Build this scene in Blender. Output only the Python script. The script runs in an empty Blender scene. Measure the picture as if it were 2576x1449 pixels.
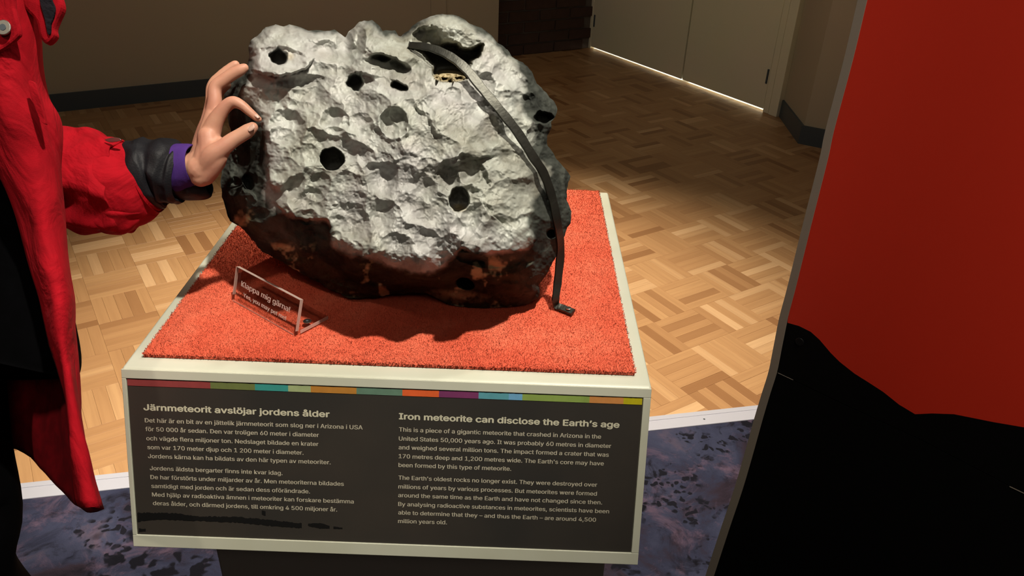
import bpy, bmesh, math, random
import numpy as np
from mathutils import Vector, Matrix, noise as mnoise

random.seed(7)
rng = np.random.default_rng(11)
S = bpy.context.scene
COL = S.collection

# ------------------------------------------------------------------ camera
W_PX, H_PX = 2576, 1449
F_PX = 1988.55
CAM = np.array([0.12544, -0.67171, 1.35491])
YAW, PITCH, ROLL = 0.0039256, 0.5258385, 0.0400257
def cam_axes():
    cy, sy = math.cos(YAW), math.sin(YAW); cp, sp = math.cos(PITCH), math.sin(PITCH)
    fwd = np.array([sy*cp, cy*cp, -sp]); right = np.array([cy, -sy, 0.0]); up = np.cross(right, fwd)
    c, s = math.cos(ROLL), math.sin(ROLL)
    return right*c + up*s, up*c - right*s, fwd
R_, U_, F_ = cam_axes()
cd = bpy.data.cameras.new('camera'); cam = bpy.data.objects.new('camera', cd); COL.objects.link(cam)
cd.sensor_width = 36.0; cd.lens = F_PX/W_PX*36.0; cd.clip_start = 0.02; cd.clip_end = 60
M = Matrix.Identity(4)
for i in range(3):
    M[i][0] = R_[i]; M[i][1] = U_[i]; M[i][2] = -F_[i]; M[i][3] = CAM[i]
cam.matrix_world = M
S.camera = cam

# ------------------------------------------------------------------ light, world, exposure
S.view_settings.view_transform = 'Standard'; S.view_settings.look = 'None'
S.view_settings.gamma = 1.0; S.view_settings.use_curve_mapping = False
S.view_settings.exposure = 0.0
wd = bpy.data.worlds.new('world'); S.world = wd; wd.use_nodes = True
wd.node_tree.nodes['Background'].inputs[0].default_value = (0.9, 0.85, 0.75, 1)
wd.node_tree.nodes['Background'].inputs[1].default_value = 0.035

def spot(name, loc, target, power, angle, blend, radius, color):
    l = bpy.data.lights.new(name, 'SPOT'); l.energy = power; l.spot_size = math.radians(angle)
    l.spot_blend = blend; l.shadow_soft_size = radius; l.color = color
    o = bpy.data.objects.new(name, l); COL.objects.link(o); o.location = loc
    o.rotation_euler = (Vector(target)-Vector(loc)).to_track_quat('-Z', 'Y').to_euler()
    return o
WARM = (1.0, 0.86, 0.68)
spot('key_spot', (0.50, -0.42, 2.80), (-0.09, 0.12, 0.90), 212, 33, 0.9, 0.035, (1.0, 0.92, 0.79))
spot('top_spot', (0.80, 0.75, 2.82), (0.02, 0.22, 0.95), 52, 34, 0.8, 0.06, (1.0, 0.92, 0.80))
spot('floor_spot', (-0.25, 1.50, 2.82), (-0.12, 1.32, 0.0), 520, 64, 0.8, 0.03, WARM)
spot('jacket_fill', (-0.85, -1.1, 2.8), (-0.55, 0.15, 0.9), 46, 30, 0.9, 0.05, WARM)  # unseen lamp added to lift the red jacket
spot('board_fill', (0.55, -1.2, 2.8), (0.95, -0.1, 1.25), 115, 42, 0.9, 0.1, (1.0, 0.88, 0.74))  # no lamp known here; added to brighten the board
def area(name, loc, target, power, sx, sy, color):
    l = bpy.data.lights.new(name, 'AREA'); l.energy = power; l.shape = 'RECTANGLE'; l.size = sx; l.size_y = sy; l.color = color
    o = bpy.data.objects.new(name, l); COL.objects.link(o); o.location = loc
    o.rotation_euler = (Vector(target)-Vector(loc)).to_track_quat('-Z', 'Y').to_euler()
    return o
area('front_fill', (0.6, -1.9, 2.7), (0.3, 0.8, 0.6), 6, 1.6, 0.6, (1.0, 0.87, 0.72))  # soft fill added from the camera side, not a gallery fixture
area('corner_fill', (-0.2, 2.3, 1.9), (1.3, 4.5, 1.1), 4.6, 1.6, 0.5, (1.0, 0.88, 0.68))  # added fill that brightens the doors and back walls
area('left_fill', (-1.6, 1.6, 2.75), (-2.0, 3.6, 0.6), 4.5, 1.6, 0.5, (1.0, 0.88, 0.70))  # added fill for the left wall

# ------------------------------------------------------------------ helpers
ZT = 0.85                      # height of the plinth top
def ray(px, py):
    return F_ + R_*((px-W_PX/2)/F_PX) + U_*((H_PX/2-py)/F_PX)
def at(px, py, d):             # point at forward depth d
    return CAM + ray(px, py)*d
def onz(px, py, z):
    r = ray(px, py); return CAM + r*((z-CAM[2])/r[2])
def onplane(px, py, P0, n):
    r = ray(px, py); n = np.array(n, float); return CAM + r*(((np.array(P0)-CAM)@n)/(r@n))

def link(name, me, mat=None, parent=None):
    o = bpy.data.objects.new(name, me); COL.objects.link(o)
    if mat is not None and not me.materials: me.materials.append(mat)
    if parent is not None:
        o.parent = parent; o.matrix_parent_inverse = Matrix.Translation(parent.location).inverted() if parent.type == 'EMPTY' else Matrix.Identity(4)
    return o
def py_mesh(name, verts, faces, mat=None, parent=None, smooth=False, mats=None, midx=None):
    me = bpy.data.meshes.new(name); me.from_pydata([tuple(map(float, v)) for v in verts], [], [tuple(map(int, f)) for f in faces])
    me.update()
    if smooth: me.polygons.foreach_set('use_smooth', [True]*len(me.polygons))
    if mats:
        for m in mats: me.materials.append(m)
        if midx is not None: me.polygons.foreach_set('material_index', midx)
    return link(name, me, mat, parent)
def thing(name, label, cat, loc=(0, 0, 0), group=None):
    o = bpy.data.objects.new(name, None); COL.objects.link(o); o.location = loc; o.empty_display_size = 0.05
    o['label'] = label; o['category'] = cat
    if group: o['group'] = group
    return o
def tag(o, label, cat, group=None):
    o['label'] = label; o['category'] = cat
    if group: o['group'] = group
    return o
def struct(o):
    o['kind'] = 'structure'; return o
def box_verts(x0, x1, y0, y1, z0, z1):
    v = [(x, y, z) for z in (z0, z1) for y in (y0, y1) for x in (x0, x1)]
    f = [(0, 2, 3, 1), (4, 5, 7, 6), (0, 1, 5, 4), (2, 6, 7, 3), (0, 4, 6, 2), (1, 3, 7, 5)]
    return v, f
def bevel(o, w, seg=2):
    m = o.modifiers.new('bevel', 'BEVEL'); m.width = w; m.segments = seg; m.limit_method = 'ANGLE'; m.angle_limit = math.radians(30)
    return o
def box(name, x0, x1, y0, y1, z0, z1, mat, parent=None, bv=0):
    v, f = box_verts(x0, x1, y0, y1, z0, z1); o = py_mesh(name, v, f, mat, parent)
    if bv: bevel(o, bv)
    return o
def prism(name, poly, thick, mat, parent=None, bv=0):
    """poly: 3-D points of a planar outline; extruded by the vector thick"""
    n = len(poly); t = np.array(thick)
    P = [np.array(p) for p in poly]
    v = P + [p+t for p in P]
    f = [tuple(range(n-1, -1, -1)), tuple(range(n, 2*n))] + [(i, (i+1) % n, n+(i+1) % n, n+i) for i in range(n)]
    o = py_mesh(name, v, f, mat, parent)
    bm = bmesh.new(); bm.from_mesh(o.data); bmesh.ops.recalc_face_normals(bm, faces=bm.faces); bm.to_mesh(o.data); bm.free()
    if bv: bevel(o, bv)
    return o
def catmull(pts, n):
    P = np.array(pts, float); P = np.vstack([2*P[0]-P[1], P, 2*P[-1]-P[-2]]); out = []
    m = len(P)-3
    for i in range(m):
        for k in range(n):
            t = k/n; a, b, c, d = P[i:i+4]
            out.append(0.5*((2*b)+(-a+c)*t+(2*a-5*b+4*c-d)*t*t+(-a+3*b-3*c+d)*t**3))
    out.append(P[-2]); return np.array(out)

# ------------------------------------------------------------------ materials
def mat(name, color=(0.5, 0.5, 0.5), rough=0.5, metal=0.0, spec=0.5, **kw):
    m = bpy.data.materials.new(name); m.use_nodes = True
    b = m.node_tree.nodes['Principled BSDF']
    b.inputs['Base Color'].default_value = (*color, 1); b.inputs['Roughness'].default_value = rough
    b.inputs['Metallic'].default_value = metal; b.inputs['Specular IOR Level'].default_value = spec
    for k, v in kw.items(): b.inputs[k].default_value = v
    return m
class NT:
    def __init__(s, m): s.t = m.node_tree; s.b = s.t.nodes['Principled BSDF']
    def n(s, typ, **kw):
        x = s.t.nodes.new(typ)
        for k, v in kw.items():
            if hasattr(x, k): setattr(x, k, v)
            else: x.inputs[k.replace('_', ' ')].default_value = v
        return x
    def l(s, a, b): s.t.links.new(a, b)
    def ramp(s, fac, stops, interp='LINEAR'):
        r = s.n('ShaderNodeValToRGB'); r.color_ramp.interpolation = interp
        while len(r.color_ramp.elements) < len(stops): r.color_ramp.elements.new(0.5)
        for e, (p, c) in zip(r.color_ramp.elements, stops): e.position = p; e.color = (*c, 1)
        s.l(fac, r.inputs[0]); return r.outputs[0]
    def noise(s, scale, detail=4, rough=0.5, vec=None, dist=0.0):
        x = s.n('ShaderNodeTexNoise'); x.inputs['Scale'].default_value = scale; x.inputs['Detail'].default_value = detail
        x.inputs['Roughness'].default_value = rough; x.inputs['Distortion'].default_value = dist
        if vec is not None: s.l(vec, x.inputs['Vector'])
        return x.outputs['Fac']
    def coord(s, scale=(1, 1, 1), rot=(0, 0, 0), kind='Object'):
        c = s.n('ShaderNodeTexCoord'); m = s.n('ShaderNodeMapping'); m.inputs['Scale'].default_value = scale; m.inputs['Rotation'].default_value = rot
        s.l(c.outputs[kind], m.inputs[0]); return m.outputs[0]
    def mix(s, fac, a, b, mode='MIX'):
        x = s.n('ShaderNodeMix'); x.data_type = 'RGBA'; x.blend_type = mode
        for sock, v in ((x.inputs[0], fac), (x.inputs[6], a), (x.inputs[7], b)):
            if hasattr(v, 'links') or hasattr(v, 'is_linked'): s.l(v, sock)
            elif isinstance(v, (int, float)): sock.default_value = v
            else: sock.default_value = (*v, 1)
        return x.outputs[2]
    def attr(s, name): x = s.n('ShaderNodeAttribute'); x.attribute_name = name; return x.outputs['Fac']
    def bump(s, h, strength, dist):
        x = s.n('ShaderNodeBump'); x.inputs['Strength'].default_value = strength; x.inputs['Distance'].default_value = dist
        s.l(h, x.inputs['Height']); s.l(x.outputs[0], s.b.inputs['Normal']); return x
    def base(s, c): s.l(c, s.b.inputs['Base Color'])

def cloth(name, c1, c2, rough=0.85, scale=700, bump=0.15):
    m = mat(name, c1, rough, spec=0.2); t = NT(m); v = t.coord()
    t.base(t.mix(t.ramp(t.noise(60, 3, vec=v), [(0.35, (0, 0, 0)), (0.65, (1, 1, 1))]), c1, c2))
    t.bump(t.noise(scale, 2, vec=v), bump, 0.001); return m

M_white = mat('cream_paint', (0.66, 0.66, 0.52), 0.38); t = NT(M_white); v = t.coord()
t.base(t.mix(t.ramp(t.noise(9, 5, vec=v), [(0.35, (0, 0, 0)), (0.75, (1, 1, 1))]), (0.64, 0.655, 0.54), (0.55, 0.565, 0.44)))
t.bump(t.noise(120, 3, vec=v), 0.05, 0.001)
M_base = mat('dark_plinth_paint', (0.24, 0.215, 0.19), 0.6)
M_panel = mat('panel_black', (0.042, 0.038, 0.032), 0.42); t = NT(M_panel); v = t.coord()
t.base(t.mix(t.ramp(t.noise(5, 5, vec=v), [(0.4, (0, 0, 0)), (0.7, (1, 1, 1))]), (0.034, 0.032, 0.029), (0.052, 0.044, 0.036)))
M_letter = mat('lettering', (0.56, 0.52, 0.40), 0.6)
M_letter_h = mat('lettering_heading', (0.62, 0.60, 0.45), 0.6)
M_scuff = mat('black_scuff', (0.006, 0.006, 0.006), 0.5)
M_wall = mat('wall_paint', (0.17, 0.145, 0.105), 0.75); t = NT(M_wall); v = t.coord()
t.base(t.mix(t.ramp(t.noise(1.2, 4, vec=v), [(0.35, (0, 0, 0)), (0.65, (1, 1, 1))]), (0.50, 0.41, 0.31), (0.49, 0.44, 0.31)))
t.bump(t.noise(300, 2, vec=v), 0.1, 0.002)
M_door = mat('door_paint', (0.24, 0.225, 0.16), 0.5); t = NT(M_door); v = t.coord()
t.base(t.mix(t.ramp(t.noise(2.0, 4, vec=v), [(0.35, (0, 0, 0)), (0.65, (1, 1, 1))]), (0.78, 0.77, 0.57), (0.82, 0.76, 0.60)))
M_skirt = mat('skirting_paint', (0.06, 0.078, 0.095), 0.45)
M_brick = mat('brick', (0.10, 0.04, 0.025), 0.85); t = NT(M_brick); v = t.coord()
t.base(t.mix(t.noise(20, 4, vec=v), (0.035, 0.018, 0.013), (0.075, 0.036, 0.024))); t.bump(t.noise(90, 4, vec=v), 0.4, 0.004)
M_mortar = mat('mortar', (0.12, 0.10, 0.085), 0.9)
M_metal_trim = mat('floor_strip_metal', (0.58, 0.60, 0.70), 0.35, 0.2)
M_joint = mat('parquet_joint', (0.16, 0.085, 0.04), 0.7)
M_ceil = mat('ceiling_paint', (0.10, 0.095, 0.085), 0.9)

M_wood = mat('oak_parquet', (0.4, 0.22, 0.11), 0.36, spec=0.45); t = NT(M_wood)
c = t.n('ShaderNodeTexCoord'); mp = t.n('ShaderNodeMapping'); mp.inputs['Scale'].default_value = (4, 70, 10)
at_uv = t.n('ShaderNodeAttribute'); at_uv.attribute_name = 'grain'; t.l(at_uv.outputs['Vector'], mp.inputs[0])
g = t.noise(1.0, 6, 0.62, vec=mp.outputs[0], dist=0.35)
wb = t.ramp(t.attr('tone'), [(0.0, (0.33, 0.165, 0.070)), (0.35, (0.47, 0.26, 0.118)), (0.7, (0.55, 0.32, 0.150)), (1.0, (0.70, 0.45, 0.24))])
wb = t.mix(t.ramp(g, [(0.35, (0.22, 0.22, 0.22)), (0.62, (0, 0, 0))]), wb, (0.24, 0.11, 0.045))
t.base(wb); t.bump(g, 0.08, 0.001)

M_carpet = mat('printed_carpet', (0.05, 0.05, 0.09), 0.95, spec=0.1); t = NT(M_carpet); v = t.coord()
warp = t.noise(1.6, 5, 0.6, vec=v, dist=0.6)
base = t.ramp(t.noise(3.2, 7, 0.66, vec=v, dist=0.7), [(0.30, (0.010, 0.009, 0.014)), (0.42, (0.030, 0.022, 0.034)), (0.50, (0.030, 0.034, 0.066)), (0.60, (0.044, 0.050, 0.092)), (0.70, (0.092, 0.070, 0.100))])
pink = t.ramp(t.noise(7.0, 8, 0.75, vec=v, dist=1.0), [(0.52, (0, 0, 0)), (0.66, (1, 1, 1))])
base = t.mix(pink, base, (0.100, 0.070, 0.110))
drk = t.ramp(t.noise(9.0, 8, 0.72, vec=v, dist=0.8), [(0.34, (1, 1, 1)), (0.46, (0, 0, 0))])
base = t.mix(drk, base, (0.012, 0.011, 0.018))
def blotch(sc_, g0, seed_):
    vo = t.n('ShaderNodeTexVoronoi'); vo.inputs['Scale'].default_value = sc_
    nv = t.n('ShaderNodeVectorMath'); nv.operation = 'ADD'; nn = t.n('ShaderNodeTexNoise'); nn.inputs['Scale'].default_value = 26; t.l(v, nn.inputs['Vector'])
    sc = t.n('ShaderNodeVectorMath'); sc.operation = 'SCALE'; sc.inputs['Scale'].default_value = 0.06; t.l(nn.outputs['Color'], sc.inputs[0])
    t.l(v, nv.inputs[0]); t.l(sc.outputs[0], nv.inputs[1]); t.l(nv.outputs[0], vo.inputs['Vector'])
    blobs = t.ramp(vo.outputs['Distance'], [(0.34, (1, 1, 1)), (0.44, (0, 0, 0))])
    gate = t.ramp(t.noise(seed_, 4, 0.6, vec=v), [(g0, (0, 0, 0)), (g0+0.05, (1, 1, 1))])
    bm_ = t.n('ShaderNodeMath'); bm_.operation = 'MULTIPLY'; t.l(blobs, bm_.inputs[0]); t.l(gate, bm_.inputs[1]); return bm_.outputs[0]
base = t.mix(blotch(24, 0.49, 4.2), base, (0.008, 0.008, 0.013))
base = t.mix(blotch(44, 0.53, 6.1), base, (0.010, 0.010, 0.016))
t.base(base); t.bump(t.noise(500, 2, vec=v), 0.5, 0.003)

M_mat = mat('orange_pile', (0.70, 0.10, 0.04), 0.9, spec=0.15); t = NT(M_mat); v = t.coord()
big = t.noise(16, 5, 0.6, vec=v)
col = t.ramp(big, [(0.3, (0.78, 0.120, 0.062)), (0.5, (0.86, 0.155, 0.082)), (0.72, (0.92, 0.21, 0.118))])
fine = t.noise(260, 3, 0.7, vec=v)
col = t.mix(t.ramp(fine, [(0.35, (0.35, 0.35, 0.35)), (0.55, (0, 0, 0))]), col, (0.74, 0.12, 0.06))
t.base(col)
gn = t.n('ShaderNodeNewGeometry'); vm = t.n('ShaderNodeVectorMath'); vm.operation = 'MULTIPLY_ADD'; vm.inputs[1].default_value = (0.45,)*3; vm.inputs[2].default_value = (0, 0, 0.8)
vz = t.n('ShaderNodeVectorMath'); vz.operation = 'NORMALIZE'; t.l(gn.outputs['Normal'], vm.inputs[0]); t.l(vm.outputs[0], vz.inputs[0]); t.l(vz.outputs[0], t.b.inputs['Normal'])
M_red = cloth('red_jacket', (0.40, 0.002, 0.010), (0.33, 0.0015, 0.008), 0.9, 900, 0.2)
t = NT(M_red); v = t.coord(scale=(1, 1, 0.6)); b1 = t.n('ShaderNodeBump'); b1.inputs['Strength'].default_value = 0.55; b1.inputs['Distance'].default_value = 0.02
t.l(t.noise(16, 4, 0.5, vec=v, dist=1.2), b1.inputs['Height']); t.l(b1.outputs[0], [n_ for n_ in t.t.nodes if n_.type == 'BUMP' and n_ is not b1][0].inputs['Normal'])
M_red_dark = cloth('jacket_lining', (0.26, 0.003, 0.010), (0.17, 0.002, 0.007), 0.9)
M_blackcloth = cloth('black_cloth', (0.0016, 0.0016, 0.002), (0.0012, 0.0012, 0.0014), 1.0)
M_blackcloth.node_tree.nodes['Principled BSDF'].inputs['Specular IOR Level'].default_value = 0.03
M_cuff = cloth('black_cuff', (0.012, 0.012, 0.015), (0.007, 0.007, 0.009), 0.55, 500, 0.3)
M_purple = cloth('purple_liner', (0.060, 0.022, 0.17), (0.045, 0.016, 0.13), 0.8)
M_fleece = cloth('fleece', (0.016, 0.014, 0.02), (0.008, 0.007, 0.01), 0.95, 300, 1.0)
M_steel = mat('steel', (0.6, 0.58, 0.53), 0.3, 1.0)
M_skin = mat('skin', (0.62, 0.34, 0.235), 0.5, spec=0.4); t = NT(M_skin); v = t.coord()
t.base(t.mix(t.ramp(t.noise(28, 4, vec=v), [(0.35, (0, 0, 0)), (0.7, (1, 1, 1))]), (0.56, 0.30, 0.20), (0.50, 0.23, 0.16)))
t.b.inputs['Subsurface Weight'].default_value = 0.12; t.b.inputs['Subsurface Radius'].default_value = (0.012, 0.005, 0.003); t.b.inputs['Subsurface Scale'].default_value = 0.5
t.bump(t.noise(260, 3, vec=v), 0.12, 0.001)
M_nail = mat('nail', (0.60, 0.38, 0.30), 0.4)
M_hair = mat('hair', (0.05, 0.03, 0.02), 0.5)
M_redprint = mat('board_red', (0.34, 0.020, 0.006), 0.55); t = NT(M_redprint); v = t.coord()
t.base(t.mix(t.noise(3, 3, vec=v), (0.66, 0.034, 0.012), (0.72, 0.028, 0.008)))
M_blackprint = mat('board_black', (0.0022, 0.0022, 0.0022), 0.7, spec=0.1)
M_boardedge = mat('board_edge', (0.30, 0.26, 0.21), 0.6)
M_iron = mat('strap_iron', (0.055, 0.055, 0.045), 0.42, 0.7); t = NT(M_iron); v = t.coord()
t.base(t.mix(t.noise(60, 4, vec=v), (0.03, 0.03, 0.026), (0.08, 0.08, 0.065))); t.bump(t.noise(200, 3, vec=v), 0.3, 0.001)
M_acrylic = mat('acrylic', (1, 1, 1), 0.05); t = NT(M_acrylic)
tr = t.n('ShaderNodeBsdfTransparent'); tr.inputs[0].default_value = (0.93, 0.91, 0.90, 1); gl = t.n('ShaderNodeBsdfGlossy'); gl.inputs['Roughness'].default_value = 0.04
fr = t.n('ShaderNodeLayerWeight'); fr.inputs['Blend'].default_value = 0.12; mx = t.n('ShaderNodeMixShader'); t.l(t.ramp(fr.outputs['Facing'], [(0.0, (0.03,)*3), (1.0, (0.25,)*3)]), mx.inputs[0]); t.l(tr.outputs[0], mx.inputs[1]); t.l(gl.outputs[0], mx.inputs[2])
t.l(mx.outputs[0], t.t.nodes['Material Output'].inputs['Surface'])
M_engrave = mat('engraving', (0.95, 0.80, 0.72), 0.8)
M_edgewhite = mat('acrylic_edge', (0.9, 0.72, 0.64), 0.35, **{'Transmission Weight': 0.55, 'IOR': 1.45})

# ------------------------------------------------------------------ the room
TH = math.radians(30.0)
du = np.array([math.cos(TH), math.sin(TH), 0.0]); dn = np.array([-math.sin(TH), math.cos(TH), 0.0])   # along / into the left wall
WL0 = np.array([-2.286, 3.302, 0.0])
def slab(name, A, B, h0, h1, thick, nrm, m, parent=None, bv=0):
    A = np.array(A, float); B = np.array(B, float); up = np.array([0, 0, 1.0])
    return prism(name, [A+up*h0, B+up*h0, B+up*h1, A+up*h1], np.array(nrm)*thick, m, parent, bv)
HC = 2.9
wl_end = WL0 + du*((0.0 - WL0[0])/du[0] - 0.012)
wlA = WL0 - du*2.6
struct(slab('wall_left', wlA, wl_end, 0, HC, 0.18, dn, M_wall))
struct(slab('baseboard_left', wlA, WL0+du*2.14, 0, 0.092, 0.012, -dn, M_skirt))
# pale pilaster that ends the left wall
struct(slab('trim_1', WL0+du*2.15, WL0+du*2.25, 0, HC, 0.014, -dn, M_wall))
# recessed brick wall
BR0 = np.array([0.034, 4.831, 0.0])
brick_wall = struct(slab('wall_back', BR0-du*0.35, BR0+du*0.85, 0, HC, 0.15, dn, M_mortar))
bh, bw, gap = 0.062, 0.235, 0.012
bv_, bf_ = box_verts(0, bw, -0.012, 0.02, 0, bh)
brick_meshes = []
for k in range(4):
    me = bpy.data.meshes.new('brick'); vv = [(x+random.uniform(-.002, .002), y+random.uniform(-.003, .003), z+random.uniform(-.002, .002)) for x, y, z in bv_]
    me.from_pydata(vv, [], bf_); me.materials.append(M_brick); brick_meshes.append(me)
for r in range(16):
    for k in range(5):
        x = -0.35 + k*(bw+gap) + (0.12 if r % 2 else 0.0)
        if x+bw > 0.83: continue
        o = bpy.data.objects.new('brick', random.choice(brick_meshes)); COL.objects.link(o); o.parent = brick_wall
        p = BR0 + du*x + np.array([0, 0, 0.006 + r*(bh+gap)]); o.location = p; o.rotation_euler = (0, 0, TH)
# door wall
D0 = np.array([0.614, 5.202, 0.0]); D1 = np.array([1.581, 3.729, 0.0]); dd = (D1-D0)/np.linalg.norm(D1-D0); DN = np.array([dd[1], -dd[0], 0.0])
if DN[0] < 0: DN = -DN            # points away from the camera side
DL = np.linalg.norm(D1-D0)
gapz = 0.016
cpos = np.linalg.norm(np.array([1.187, 4.369, 0])-D0)
def leaf(name, a, b):
    o = slab(name, D0+dd*a, D0+dd*b, gapz, 2.1, 0.04, DN, M_door, None, 0.003); return struct(o)
dA = leaf('door_1', 0.06, cpos-0.006)
dB = leaf('door_2', cpos+0.006, DL-0.075)
for s, d_, pos in ((0, dA, 0.075), (1, dB, DL-0.09)):
    for z in (0.20, 1.05, 1.9):
        slab('hinge', D0+dd*pos, D0+dd*(pos+0.010), z-0.04, z+0.04, 0.006, -DN, M_skirt, d_)
slab('gap_block', D0+dd*(cpos-0.03)+DN*0.042, D0+dd*(cpos+0.03)+DN*0.042, gapz, 2.1, 0.01, DN, M_skirt, dA)  # unseen strip added behind the leaf gap so it stays dark
slab('door_handle', D0+dd*(cpos-0.09), D0+dd*(cpos-0.07), 0.98, 1.12, 0.04, -DN, M_steel, dA, 0.004)
struct(slab('trim_2', D0+dd*(-0.02), D0+dd*0.055, 0, 2.16, 0.05, DN*1.0, M_door, None, 0.003))
struct(slab('trim_3', D0+dd*(DL-0.070)-DN*0.004, D0+dd*(DL-0.030)-DN*0.004, 0, 2.16, 0.05, DN, M_door, None, 0.003))
struct(slab('trim_4', D0+dd*(DL-0.024)-DN*0.010, D0+dd*(DL+0.035)-DN*0.010, 0, 2.20, 0.06, DN, M_door, None, 0.003))
struct(slab('trim_5', D0+dd*(-0.02), D0+dd*(DL+0.03), 2.105, 2.2, 0.06, DN, M_door))
struct(slab('wall_door', D0+dd*(-0.3)+DN*0.05, D0+dd*(DL+0.06)+DN*0.05, 2.12, HC, 0.12, DN, M_wall))
# lit room beyond the doors: pale floor and a lamp
struct(slab('floor_beyond', D0+dd*0.05+DN*0.02, D0+dd*(DL-0.07)+DN*0.02, -0.004, 0.001, 0.9, DN, mat('pale_floor', (0.8, 0.78, 0.74), 0.5)))
struct(slab('wall_beyond', D0+dd*(-0.2)+DN*0.95, D0+dd*(DL+0.2)+DN*0.95, 0, HC, 0.1, DN, M_wall))
lp = D0+dd*(DL*0.60)+DN*0.45+np.array([0, 0, 1.2])
area('beyond_lamp', lp, lp-DN*0.35-np.array([0, 0, 1.2]), 70, 0.9, 0.3, (1.0, 0.95, 0.86)).rotation_euler.z += 0
# stub wall to the right of the door
K0 = np.array([1.625, 3.715, 0.0]); K1 = np.array([1.603, 3.27, 0.0]); K2 = np.array([2.9, 2.52, 0.0])
struct(prism('wall_right', [K0, K1, K2, K2+np.array([0.6, 0.6, 0]), K0+np.array([0.3, 0.25, 0])], (0, 0, HC), M_wall))
nn1 = np.array([-0.964, 0.265, 0]); nn2 = np.array([-0.5, -0.866, 0])
struct(prism('baseboard_right', [K0, K1, K2, K2+nn2*0.012, K1+nn2*0.012+nn1*0.010, K0+nn1*0.012], (0, 0, 0.095), M_skirt))
# the front face carries a shallow casing strip beside the red board
struct(prism('ceiling', [(-5, -3.4, HC), (4, -3.4, HC), (4, 6.5, HC), (-5, 6.5, HC)], (0, 0, 0.1), M_ceil))
struct(prism('wall_rear', [(-5, -3.4, 0), (4, -3.4, 0), (4, -3.5, 0), (-5, -3.5, 0)], (0, 0, HC), M_wall))

floor = struct(box('floor', -5, 4, -3.4, 6.5, -0.08, -0.010, M_joint))
# parquet: squares of five strips, each strip a part near the camera
PA = math.radians(33.5); SQ = 0.1675; NS = 5; SWD = SQ/NS
pu = np.array([math.cos(PA), math.sin(PA)]); pv = np.array([-math.sin(PA), math.cos(PA)])
P_org = np.array([-1.218, 1.483])
SA = np.array([-0.981, 0.640]); SB = np.array([0.798, 1.028]); sdir = (SB-SA)/np.linalg.norm(SB-SA); snor = np.array([-sdir[1], sdir[0]])
strips = []
for i in range(-26, 34):
    for j in range(-22, 30):
        o2 = P_org + pu*SQ*i + pv*SQ*j; c2 = o2 + (pu+pv)*SQ/2
        if (c2-SA)@snor < -0.16: continue
        if (c2-WL0[:2])@dn[:2] > 0.30 or (c2-D0[:2])@DN[:2] > 0.25: continue
        if abs(c2[0]) > 4.5 or c2[1] > 6: continue
        for k in range(NS):
            if (i+j) % 2 == 0: c3 = o2 + pu*SQ/2 + pv*SWD*(k+0.5); ang = PA
            else: c3 = o2 + pv*SQ/2 + pu*SWD*(k+0.5); ang = PA+math.pi/2
            strips.append((c3, ang))
def project(P):
    d = np.asarray(P)-CAM; w = d@F_
    return (W_PX/2+F_PX*(d@R_)/w, H_PX/2-F_PX*(d@U_)/w, w)
def visible(c3):
    x, y, w = project((c3[0], c3[1], 0.0))
    if w < 0.1 or not (-20 < x < W_PX+20 and 100 < y < H_PX+20): return None
    if x > 2170-0.245*y: return None
    if y > 900 and 300 < x < 1640: return None
    if 560 < y <= 900 and 300+(900-y)*0.75 < x < 1640-(900-y)*0.24: return None
    if y <= 560 and 560 < x < 1430: return None
    if x < 150: return None
    return w
rank = []
for n_, (c3, ang) in enumerate(strips):
    w = visible(c3)
    rank.append((w if w is not None else 99+np.hypot(*c3), n_))
rank.sort(); near = set(n_ for _, n_ in rank[:300])
def side(c3): return (c3-SA)@snor
Lh, Wh, g2 = SQ/2-0.00015, SWD/2-0.00015, 0.0007
def strip_geo(dz=0.0):
    v = [(-Lh, -Wh, -0.010), (Lh, -Wh, -0.010), (Lh, Wh, -0.010), (-Lh, Wh, -0.010),
         (-Lh, -Wh, dz-g2/2), (Lh, -Wh, dz-g2/2), (Lh, Wh, dz-g2/2), (-Lh, Wh, dz-g2/2),
         (-Lh+g2/2, -Wh+g2/2, dz), (Lh-g2/2, -Wh+g2/2, dz), (Lh-g2/2, Wh-g2/2, dz), (-Lh+g2/2, Wh-g2/2, dz)]
    f = [(8, 9, 10, 11)] + [(4+a, 4+(a+1) % 4, 8+(a+1) % 4, 8+a) for a in range(4)] + [(a, (a+1) % 4, 4+(a+1) % 4, 4+a) for a in range(4)]
    return v, f
def set_attr(me, name, data, typ='FLOAT'):
    a = me.attributes.new(name, typ, 'POINT')
    a.data.foreach_set('value' if typ == 'FLOAT' else 'vector', np.asarray(data, np.float32).ravel())
tones = [0.0, 0.12, 0.3, 0.4, 0.45, 0.5, 0.55, 0.62, 0.7, 0.78, 0.9, 1.0]
twt = [1, 2, 3, 4, 5, 5, 5, 4, 3, 3, 2, 1.4]
vmesh = []
for tn in tones:
    vs, fs = strip_geo(random.uniform(-0.0002, 0.0002)); me = bpy.data.meshes.new('parquet_strip'); me.from_pydata(vs, [], fs); me.materials.append(M_wood)
    set_attr(me, 'tone', [tn]*len(vs)); off = random.uniform(0, 50)
    set_attr(me, 'grain', [(x, y+off, off) for x, y, z in vs], 'FLOAT_VECTOR'); vmesh.append(me)
fv, ff, ft, fg = [], [], [], []
sqt = {}
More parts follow.
